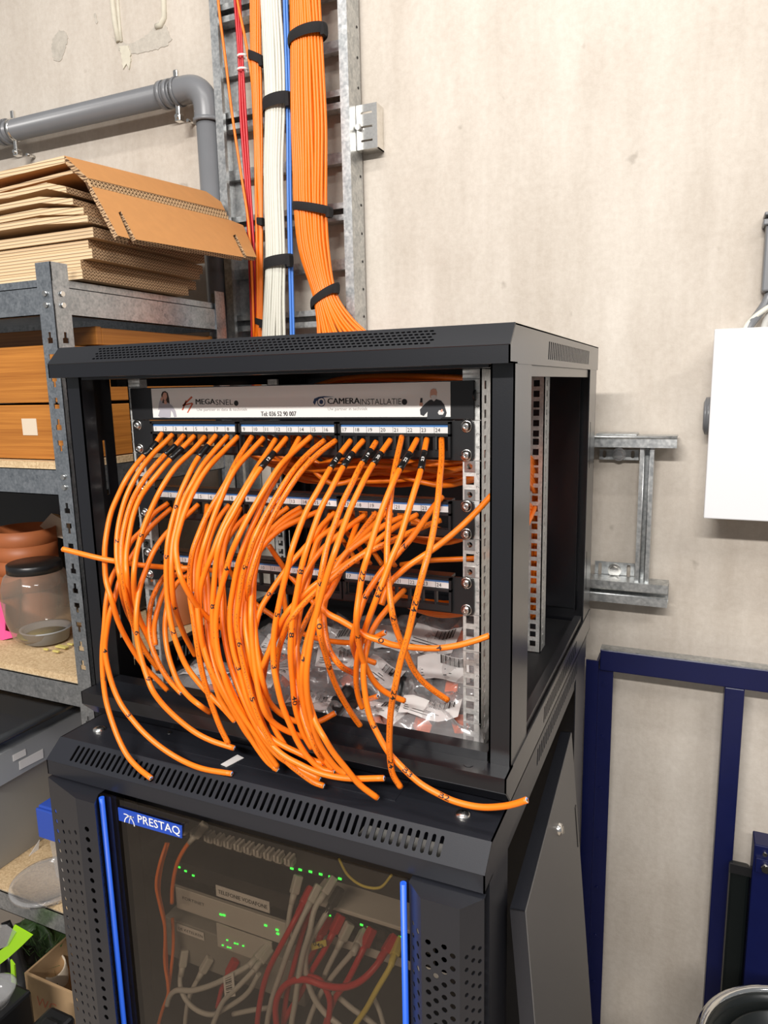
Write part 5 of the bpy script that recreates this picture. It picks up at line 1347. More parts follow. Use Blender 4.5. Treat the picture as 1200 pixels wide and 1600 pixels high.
# lower left switch
root, xa, xb, za, zt_ = dev('network_switch', 'dark switch with a small white label and cable plugs, lowest on the left', 'network switch', (256, 470), 1432, 1490, 0.16, M_DEVG)
lab = MB(); p, q = aty(276, 1446, YG2), aty(318, 1458, YG2); lab.box((p.x, YG2, p.z-0.009), (q.x, YG2+0.001, p.z+0.003), 0); fit_text(lab, 'DE KETELKEN', p.x+0.003, q.x-0.002, p.z-0.003, YG2-0.0004, 0.006, 1)
part(lab, 'label', [M_LABELW, M_INK], root)
b = MB(); p = aty(338, 1445, YG2); b.box((p.x, YG2, p.z-0.034), (p.x+0.09, YG2+0.002, p.z+0.002)); part(b, 'port_block', M_DEVW, root)
leds(root, [(355,1469),(367,1474),(371,1475),(380,1478),(348,1477),(356,1480),(360,1481)], YG2-0.0005, 0.0010)
# right switch
a = aty(482, 1408, YG); c = aty(628, 1446, YG)
zR = (a.z+c.z)/2
root = thing('network_switch', 'white 24-port switch with red and grey plugs on the right behind the glass', 'network switch', ((a.x+c.x)/2, YG, zR-0.04))
b = MB(); b.bbox((a.x, YG, zR-0.056), (XG1, YG+0.17, zR), 0.0012, 0)
for r in range(2):
    for k in range(8):
        x = a.x+0.008+k*(XG1-a.x-0.012)/8; b.box((x, YG-0.0006, zR-0.024-r*0.017), (x+0.0105, YG+0.0002, zR-0.012-r*0.017), 1)
part(b, 'housing', [M_DEVW, M_BLKPL], root)
leds(root, [(515,1430),(529,1434),(565,1445),(576,1449),(579,1450),(625,1464)], None, 0.0016)

# ---- patch leads behind the glass (picture coordinates of the path, depth)
def C2(pts): return [(240+x/2.857, 1280+y/2.857) for x, y in pts]
def lead(pts, y0, y1, rad, label, matl, group, plug=True, plugmat=None, y2=None):
    P = C2(pts); n = len(P); y2 = y1 if y2 is None else y2
    P3 = [aty(x, y, (y0+(y1-y0)*min(1, i/1.5)) if i < 2 else y1+(y2-y1)*(i-1.5)/max(1, n-2.5)) for i, (x, y) in enumerate(P)]
    last = P3[-1]; 
    if P[-1][1] > 1590: P3 += [last+(last-P3[-2]).normalized()*0.04+Vector((0,0.01,-0.03)), last+Vector((0,0.02,-0.30))]
    o = MB().tube(spline(P3, 6), rad, 8).build('patch_lead', matl); tag(o, label, 'patch cable', group)
    if plug:
        d = (P3[1]-P3[0]).normalized(); s = P3[0]-d*0.004
        q = MB(); M = frame_M(s, d.orthogonal(), d)
        q.bbox((-0.0055, -0.004, -0.005), (0.0055, 0.018, 0.005), 0.0018, 0, M)
        q.cyl(s+d*0.016, s+d*0.030, 0.0048, 10, 0, rad*1.1)
        pl = q.build('plug', plugmat or matl); pl.parent = o
    return o
G_, R2, O2 = 'grey patch leads behind the glass', 'red patch leads behind the glass', 'thin orange leads at the left behind the glass'
lead([(490,585),(440,640),(360,690),(260,740),(170,765),(100,765),(72,790),(60,830)], 0.016, -0.012, 0.0036, 'grey lead arching left below the white port block, barcode tag on it', M_GREYC, G_)
lead([(240,640),(200,710),(160,790),(140,930)], 0.016, 0.0, 0.0032, 'grey lead dropping from the second plug of the lower left switch', M_GREYC, G_)
lead([(135,610),(118,735),(140,800),(190,850),(260,872),(320,845),(420,775),(470,690)], 0.016, -0.006, 0.0034, 'grey lead looping low from the leftmost plug and back up', M_GREYC, G_)
lead([(505,600),(460,660),(380,745),(310,815),(280,880),(262,930)], 0.014, -0.016, 0.0034, 'grey lead falling from the port block to the lower left', M_GREYC, G_)
lead([(640,280),(615,380),(600,480),(598,560)], 0.016, -0.005, 0.0034, 'short grey lead left of the red leads under the black switch', M_GREYC, G_)
lead([(725,320),(660,450),(612,560),(570,680),(530,800),(505,930)], 0.016, -0.022, 0.0036, 'long grey lead falling just right of the front red lead', M_GREYC, G_)
lead([(790,285),(720,400),(697,500),(668,600),(648,700),(630,830),(614,930)], 0.016, -0.026, 0.0036, 'long grey lead falling through the middle of the red loop', M_GREYC, G_)
lead([(822,335),(745,465),(690,560),(680,680),(712,790),(765,865),(840,930)], 0.014, -0.020, 0.0036, 'grey lead with a black plug curving to the right at its foot', M_GREYC, G_, True, M_BLKPL)
lead([(865,490),(825,570),(780,660),(755,720)], 0.016, 0.0, 0.0034, 'grey lead from the left ports of the white switch', M_GREYC, G_)
lead([(930,520),(905,570),(800,700),(740,790),(685,930)], 0.016, -0.008, 0.0034, 'grey lead from the middle ports of the white switch falling left', M_GREYC, G_)
lead([(800,770),(880,840),(975,910)], 0.0, -0.01, 0.0034, 'grey lead crossing low behind the yellow lead', M_GREYC, G_, False)
lead([(355,870),(440,852),(530,840)], 0.0, -0.004, 0.0032, 'grey lead running flat at the bottom middle', M_GREYC, G_, False)
lead([(985,800),(1010,860),(1030,930)], 0.0, -0.006, 0.0030, 'grey lead at the far right low behind the glass', M_GREYC, G_, False)
lead([(690,330),(630,450),(565,570),(510,680),(480,790),(462,930)], 0.016, -0.028, 0.0036, 'red lead in front, falling from the black switch to the bottom centre', M_REDC, R2)
lead([(715,360),(660,520),(625,660),(595,780),(580,930)], 0.016, -0.012, 0.0036, 'red lead right of the front red lead, partly behind grey leads', M_REDC, R2)
lead([(1060,545),(1000,645),(930,718),(850,750),(760,742),(690,718),(620,722),(570,762),(545,830),(550,930)], 0.016, -0.024, 0.0040, 'red lead swinging in the widest loop across the middle', M_REDC, R2, True, None, -0.03)
lead([(965,515),(912,630),(860,730),(810,800),(765,930)], 0.016, -0.014, 0.0038, 'red lead falling steeply from the middle of the white switch', M_REDC, R2)
lead([(690,700),(745,722),(785,800),(778,930)], -0.02, -0.022, 0.0038, 'red lead curling down right of the wide loop', M_REDC, R2, False)
lead([(825,455),(775,560),(705,680),(655,780),(590,890)], 0.016, -0.012, 0.0036, 'red lead from the third port of the white switch falling left', M_REDC, R2)
lead([(770,460),(730,560),(690,640)], 0.016, -0.004, 0.0036, 'short red lead from the leftmost port of the white switch, yellow flag beside it', M_REDC, R2)
lead([(355,650),(312,735),(285,840)], 0.016, 0.0, 0.0034, 'red lead from the lower left switch behind the barcode tag', M_REDC, R2)
tag(lead([(1090,560),(1060,650),(1000,755),(950,845),(895,930)], 0.016, -0.020, 0.0034, 'yellow lead falling left from the far right port', M_YELC, None), None)
tag(lead([(828,178),(868,250),(935,298),(1010,305),(1062,250)], 0.016, -0.01, 0.0016, 'thin olive wire sagging under the cabinet top at the right', M_YELC, None, False), None)
lead([(58,105),(30,190),(12,290),(30,390),(50,480),(50,640),(66,770),(40,850),(20,930)], 0.012, -0.012, 0.0024, 'thin orange lead bulging furthest left', M_ORANGE, O2, False)
lead([(66,105),(38,200),(24,320),(46,440),(54,560),(60,690),(66,770)], 0.014, -0.006, 0.0024, 'thin orange lead just right of the bulging one', M_ORANGE, O2, False)
lead([(215,40),(150,115),(108,190),(85,300),(82,375)], 0.014, -0.006, 0.0028, 'orange lead with a grey boot curving down from the top panel', M_ORANGE, O2, True, M_GREYC)
lead([(84,440),(88,560),(76,690),(66,770)], 0.014, -0.004, 0.0024, 'thin orange lead rising straight beside the lower left switch', M_ORANGE, O2, False)
o = MB(); tp = [aty(240+x/2.857, 1280+y/2.857, -0.018) for x, y in ((310,705),(355,685),(365,790),(318,800))]
o.poly(tp, 0.0006, (0,-1,0), 0)
for k in range(9):
    f = 0.1+k*0.09; a = tp[0].lerp(tp[3], f); c = tp[1].lerp(tp[2], f); d = Vector((0,-0.0004,0))
    wv = 0.012 if k % 2 else 0.03
    o.add([a.lerp(c,.2)+d, a.lerp(c,.8)+d, a.lerp(c,.8)+d+Vector((0,0,-0.0009-0.0006*(k % 3))), a.lerp(c,.2)+d+Vector((0,0,-0.0009-0.0006*(k % 3)))], [(0,1,2,3)], 1)
tag(o.build('barcode_tag', [M_LABELW, M_INK]), 'white barcode tag hanging on a grey lead behind the glass', 'tag')
o = MB(); tp = [aty(240+x/2.857, 1280+y/2.857, -0.014) for x, y in ((700,556),(768,538),(772,566),(706,586))]; o.poly(tp, 0.0006, (0,-1,0), 0)
v, f = text_geo('049', 0.009, 0.004); c = sum(tp, Vector())/4; o.add([Vector((c.x+p.x*1.1, c.y-0.0006, c.z+p.y+p.x*-0.05)) for p in v], f, 1)
tag(o.build('cable_flag', [M_YELC, M_INK]), 'yellow numbered flag on a red lead behind the glass', 'tag')

# ================================================================== removed side panel leaning against the cabinet
A = atx(822, 1424, 0.620); 
tilt = 0.09; ykick = 0.05
L0 = A.z+1.13
root = thing('side_panel', 'grey steel side panel taken off, leaning against the right side of the cabinet', 'panel', (A.x+tilt*L0, A.y, -1.13))
M = frame_M((A.x, A.y, A.z), (-ykick,1,0), (-tilt, 0, 1))   # x: depth, y: up the sheet, z: outwards (+x)
PW = 0.43
b = MB(); b.bbox((0, -1.12, -0.0015), (PW, 0, 0.0), 0.0006, 0, M)
part(b, 'sheet', M_GREYPANEL, root)
b = MB(); b.box((0, -1.12, -0.018), (0.0014, 0, -0.0015), 0, M); b.box((PW-.0014, -1.12, -0.018), (PW, 0, -0.0015), 0, M); b.box((0, -0.0014, -0.018), (PW, 0, -0.0015), 0, M)
part(b, 'folded_edge', M_CHAR, root)
lk = MB(); c = Vector((0.235, -0.05, 0)); 
lk.lathe([(0.009,0),(0.009,0.003),(0.007,0.006),(0.001,0.007)], (0,0,0), 20); lk.box((-0.0012,-0.006,0.0065),(0.0012,0.006,0.008))
lk.v = [M @ (v+c) for v in lk.v]; part(lk, 'lock', M_ZINC, root)
sl_ = MB(); sl_.bbox((0.405, -0.19, -0.0002), (0.416, -0.12, 0.0012), 0.0008, 0, M); part(sl_, 'grip_slot', M_BLKPL, root)

# ================================================================== orange cables hanging out of the open rack
def lip_py(px): return 1079 + 0.208*(px-127)
def restz(y): return (LZ+0.0038) if y > -0.036 else (LZ+0.0038-(-0.036-y)*0.75)
RC = 0.0034
def cable(pts, label, off=0.0, yend=None, y0=0.074, printed=False, sleeve=None, marks=(), prof=None, name='network_cable', end=True, group=None, cat='cable', rad=RC):
    """pts: picture path (x, y[, depth]).  Depth swings out of the port, hangs in front, ends at yend."""
    S = [0.0]
    for a, b in zip(pts, pts[1:]): S.append(S[-1]+math.hypot(b[0]-a[0], b[1]-a[1]))
    T = S[-1]
    ex, ey = pts[-1][0], pts[-1][1]
    if yend is None:
        if ey > lip_py(ex)-6:
            yend = -0.022
            if aty(ex, ey, yend).z < restz(yend): yend = max(-0.06, atz(ex, ey, LZ+0.0038).y)
        else: yend = 0.030
    key = prof or [(0, y0), (35, 0.052), (90, 0.016+off*.4), (200, -0.018+off), (max(T-160, 260), -0.034+off), (max(T, 300), yend)]
    def yat(s):
        for (a, ya), (b, yb2) in zip(key, key[1:]):
            if s <= b: return ya+(yb2-ya)*max(0, min(1, (s-a)/max(b-a, 1e-6)))
        return key[-1][1]
    P = []
    for k, (p, s) in enumerate(zip(pts, S)):
        y = p[2] if len(p) > 2 else yat(s)
        q = aty(p[0], p[1], y)
        if q.z < restz(q.y) and q.y < 0.0: q = atz(p[0], p[1], restz(q.y))
        P.append(q)
    path = spline(P, 6)
    mb = MB().tube(path, rad, 9, 0, uv=printed)
    o = mb.build(name, M_ORANGEP if printed else M_ORANGE); tag(o, label, cat, group)
    if end:
        d = (path[-1]-path[-2]).normalized(); e = MB()
        e.cyl(path[-1]+d*0.00005, path[-1]+d*0.0005, rad*0.80, 10, 0)
        a = d.orthogonal().normalized(); c = d.cross(a)
        for i, mi in enumerate((1, 2, 3, 4)):
            t = PI/2*i+0.6; q = path[-1]+(a*math.cos(t)+c*math.sin(t))*rad*0.38
            e.cyl(q+d*0.0004, q+d*0.0012, rad*0.26, 6, mi)
        ee = e.build('cut_end', [M_LABELW, M_BLUEC, M_GREEN, M_COPPER, M_REDINK]); ee.parent = o; ee['label'] = 'pale cut end with coloured wires'
    L = [0]
    for a, b in zip(path, path[1:]): L.append(L[-1]+(b-a).length)
    def locate(px, py):
        best = min(range(len(path)), key=lambda i: (lambda v: (600+FPX*v.dot(CR)/v.dot(CF)-px)**2+(800-FPX*v.dot(CU)/v.dot(CF)-py)**2)(path[i]-CAM))
        return best
    if sleeve:
        (ax, ay), (bx, by), txt = sleeve
        i, j = sorted((locate(ax, ay), locate(bx, by)))
        j = max(j, i+2); seg = path[i:j+1]
        sl = MB().tube(seg, rad*1.16, 12, 0).build('number_sleeve', M_SLEEVE); sl.parent = o; sl['label'] = 'black number sleeve'
        if txt: wrap_text(txt, path, L, (L[i]+L[j])/2, rad*1.16+0.00025, 0.0052, M_WHITE, sl, 'sleeve_number', True)
    for mk in marks:
        k = locate(mk[0], mk[1]); wrap_text(mk[2], path, L, L[k], rad+0.0002, mk[3] if len(mk) > 3 else 0.0098, M_INK, o, 'handwritten_mark', False)
    return o
def wrap_text(txt, path, L, s0, r, size, matl, parent, nm, down=False):
    # lettering bent round the jacket, read along the cable (upwards), on the side that faces the room
    v, f = text_geo(txt, size, 0.012); v = [Vector((p.x*1.3, p.y*0.85, 0)) for p in v]
    n = len(path)
    def fr(s):
        s = max(0, min(L[-1]-1e-6, s)); i = 0
        while i < n-2 and L[i+1] < s: i += 1
        t = (s-L[i])/max(1e-9, L[i+1]-L[i]); return path[i].lerp(path[i+1], t), (path[i+1]-path[i]).normalized()
    vs = []
    for p in v:
        q, d = fr(s0 + (p.x if not down else -p.x))
        a = (CAM-q); a = (a-d*a.dot(d)).normalized(); c = d.cross(a)
        if not down: c = -c
        th_ = p.y/r; th_ = max(-1.35, min(1.35, th_)); vs.append(q+(a*math.cos(th_)+c*math.sin(th_))*r)
    mb = MB(); mb.add(vs, f, 0); o = mb.build(nm, matl, fix=False); o.parent = parent

TOP = 'top-panel port %d orange cable, '
S1 = [
 (1, [(254,677),(239,698),(218,720),(199,746),(184,776),(174,800),(168,826),(164,856),(164,886),(166,908),(174,936),(185,972),(202,1006),(226,1042),(246,1062),(262,1079)], 'leftmost arc, black sleeve', ((243,692),(227,711),'1'), (), 0),
 (2, [(270,679),(256,693),(242,706),(218,736),(199,772),(188,808),(183,840),(183,875),(187,900),(191,930),(199,956),(207,973)], 'short, cut beside the left rail', None, ((185,847,'2'),), 0),
 (3, [(288,680),(274,696),(258,711),(242,728),(222,754),(206,784),(196,816),(190,850),(190,885),(195,925),(205,965),(214,993),(226,1016),(240,1036),(247,1046)], 'black sleeve, end tucked behind arcs', ((274,695),(257,712),''), (), 0),
 (4, [(304,681),(288,697),(266,718),(242,746),(220,776),(208,806),(201,840),(197,870),(198,898),(202,926),(211,954),(222,978),(234,1002)], 'black sleeve, dark cut end over the left rail', ((285,699),(263,719),''), (), 0),
 (5, [(321,682),(302,703),(276,728),(254,760),(238,792),(226,820),(218,845),(212,872),(209,900),(211,936),(218,966),(229,990),(241,1020)], 'thin S-line crossing the left rail', None, ((219,835,'5'),), 0),
 (6, [(338,680),(325,696),(308,718),(294,744),(280,776),(273,800),(267,822),(262,850),(260,880),(260,905),(262,940),(269,982),(280,1016),(292,1042),(310,1066),(330,1088),(350,1108),(366,1126)], 'black sleeve, long arc down to the base lip', ((326,695),(311,716),''), ((271,793,'6'),(259,871,'5'),(270,990,'2')), 0),
 (7, [(356,681),(337,702),(316,728),(300,756),(286,784),(277,818),(270,850),(268,885),(270,930),(277,962),(288,992),(299,1013),(305,1024)], 'cut short before the left side vents', None, ((275,828,'7'),(268,949,'4')), 0),
 (8, [(372,682),(352,702),(324,732),(304,764),(290,796),(280,826),(275,850),(276,872),(282,900),(295,927),(312,952),(330,970),(354,986),(378,999),(401,1006)], 'swinging right across the bundle to a clean cut', None, (), -0.022),
 (9, [(394,682),(381,702),(366,728),(355,751),(338,780),(322,808),(310,836),(301,862),(297,890),(297,930),(302,964),(307,1000),(313,1036),(321,1070),(332,1104),(345,1138),(357,1162)], 'printed jacket, end over the white paper strip', None, (), 0),
 (10, [(412,684),(393,704),(372,727),(357,752),(346,778),(336,802),(327,828),(318,856),(311,886),(308,915),(308,942),(312,982),(320,1022),(334,1062),(344,1092),(356,1112),(367,1127)], 'end just above the base lip left of the bundle', None, (), 0),
 (11, [(431,686),(417,708),(402,730),(388,754),(370,784),(354,812),(342,838),(331,868),(321,892),(313,922),(312,954),(316,1000),(328,1042),(345,1076),(367,1114),(386,1146),(404,1168),(420,1182)], 'left part of the bundle, cut at the base', None, ((321,887,'11'),(334,1045,'11')), -0.004),
 (12, [(448,684),(432,703),(410,728),(394,750),(378,778),(364,804),(350,830),(341,858),(337,884),(334,920),(332,960),(335,1000),(343,1038),(354,1062),(368,1092),(384,1122),(400,1150),(415,1178),(430,1202)], 'black sleeve, deepest end of the bundle', ((427,706),(407,730),'12'), ((336,950,'8'),), -0.008),
 (13, [(468,684),(457,704),(444,727),(427,754),(414,778),(400,810),(387,838),(376,868),(370,890),(364,922),(360,950),(360,984),(366,1022),(377,1058),(388,1096),(404,1128),(420,1150),(441,1164),(470,1178),(492,1189),(505,1192)], 'bending right into the pile on the lower cabinet', None, ((359,957,'11'),(364,1044,'13')), -0.004),
 (14, [(486,682),(463,702),(440,725),(420,754),(402,784),(386,812),(372,840),(360,868),(355,886),(347,914),(340,945),(337,985),(341,1022),(349,1052),(358,1078),(374,1110),(404,1154),(420,1178),(434,1198)], 'dark marker digits on its upper third', None, ((356,883,'14'),(334,990,'11')), -0.010),
 (15, [(507,688),(484,707),(464,728),(444,756),(426,786),(410,814),(397,842),(387,872),(379,900),(374,932),(370,970),(374,1008),(381,1042),(389,1074),(397,1102),(412,1140),(428,1166),(448,1190),(470,1208),(490,1222),(506,1228)], 'printed jacket, long end lying on the lower cabinet', None, ((370,876,'15'),(372,1005,'16'),(386,1088,'15')), -0.010),
 (16, [(525,688),(502,705),(476,730),(455,758),(431,798),(416,828),(405,856),(396,884),(390,908),(387,935),(389,968),(396,994),(404,1016),(411,1036)], 'ending behind the middle of the bundle', None, ((387,962,'16'),), 0.004),
 (17, [(548,688),(534,706),(516,732),(498,764),(480,796),(466,830),(456,860),(450,886),(442,918),(436,945),(430,976),(427,1008),(428,1042),(433,1070),(441,1102),(453,1132),(467,1162),(484,1186),(504,1202),(522,1206)], 'black sleeve, marker numbers 13 on the lower half', ((531,708),(517,730),'17'), ((429,956,'15'),(425,1037,'13')), -0.012),
 (18, [(568,688),(554,704),(536,730),(520,760),(502,794),(490,826),(480,856),(471,888),(464,926),(458,958),(455,992),(454,1022),(457,1060),(462,1108),(474,1146),(487,1169)], 'black sleeve, hanging straight down past marker 18', ((552,706),(536,730),'18'), ((469,890,'18'),(453,984,'18'),(456,1095,'40')), -0.016),
 (19, [(588,690),(578,706),(564,727),(550,756),(536,784),(524,816),(512,850),(505,882),(499,920),(497,956),(500,990),(508,1021),(518,1054),(528,1078),(540,1100),(554,1122),(563,1134)], 'black sleeve, printed jacket, end over the plastic bags', ((580,702),(567,722),'19'), ((499,908,'19'),(498,976,'10'),(512,1040,'19')), -0.020),
 (20, [(610,687),(598,704),(580,730),(564,760),(548,794),(536,826),(524,860),(514,890),(502,930),(492,970),(484,1010),(479,1050),(480,1086),(486,1120),(498,1160),(514,1186),(528,1202),(540,1210)], 'black sleeve, foremost of the right-hand bundle', ((594,708),(582,727),'20'), (), -0.026),
 (21, [(628,682),(622,708),(616,736),(612,762),(609,790),(607,820),(605,850),(605,884),(608,920),(613,958),(621,988),(632,1015),(646,1046),(660,1064),(678,1079),(700,1094)], 'printed jacket, curving right over the bags', None, ((613,968,'21'),), 0.004),
 (22, [(652,686),(640,708),(624,734),(610,764),(596,800),(584,836),(574,870),(567,894),(561,930),(557,965),(559,995),(566,1028),(578,1054),(592,1073),(610,1086),(632,1095)], 'black sleeve, hooking right to an end above the bags', ((637,708),(625,732),'22'), ((567,900,'22'),(558,995,'21')), -0.014),
 (23, [(667,686),(662,710),(656,740),(646,772),(634,812),(624,844),(611,874),(603,896),(590,930),(578,962),(569,988),(561,1014),(557,1042),(557,1070),(561,1092),(566,1106)], 'black sleeve, passing behind cable 22 lower down', ((663,707),(657,734),'23'), ((593,922,'23'),(557,1068,'11')), -0.004),
 (24, [(690,686),(690,716),(687,750),(684,784),(678,824),(670,862),(660,898),(648,946),(637,994),(626,1032),(617,1074),(612,1100),(609,1134),(609,1180),(614,1210),(626,1230)], 'rightmost of all, falling almost straight to the base', None, ((649,944,'24'),(616,1082,'24'),(609,1190,'24')), -0.022),
]
for n, pts, how, slv, mks, off in S1:
    cable(pts, TOP % n + how, off=off+0.0007*((n*5) % 7), sleeve=slv, marks=[(a, b, t) for a, b, t in mks], printed=n in (3, 9, 15, 16, 19, 21, 24))

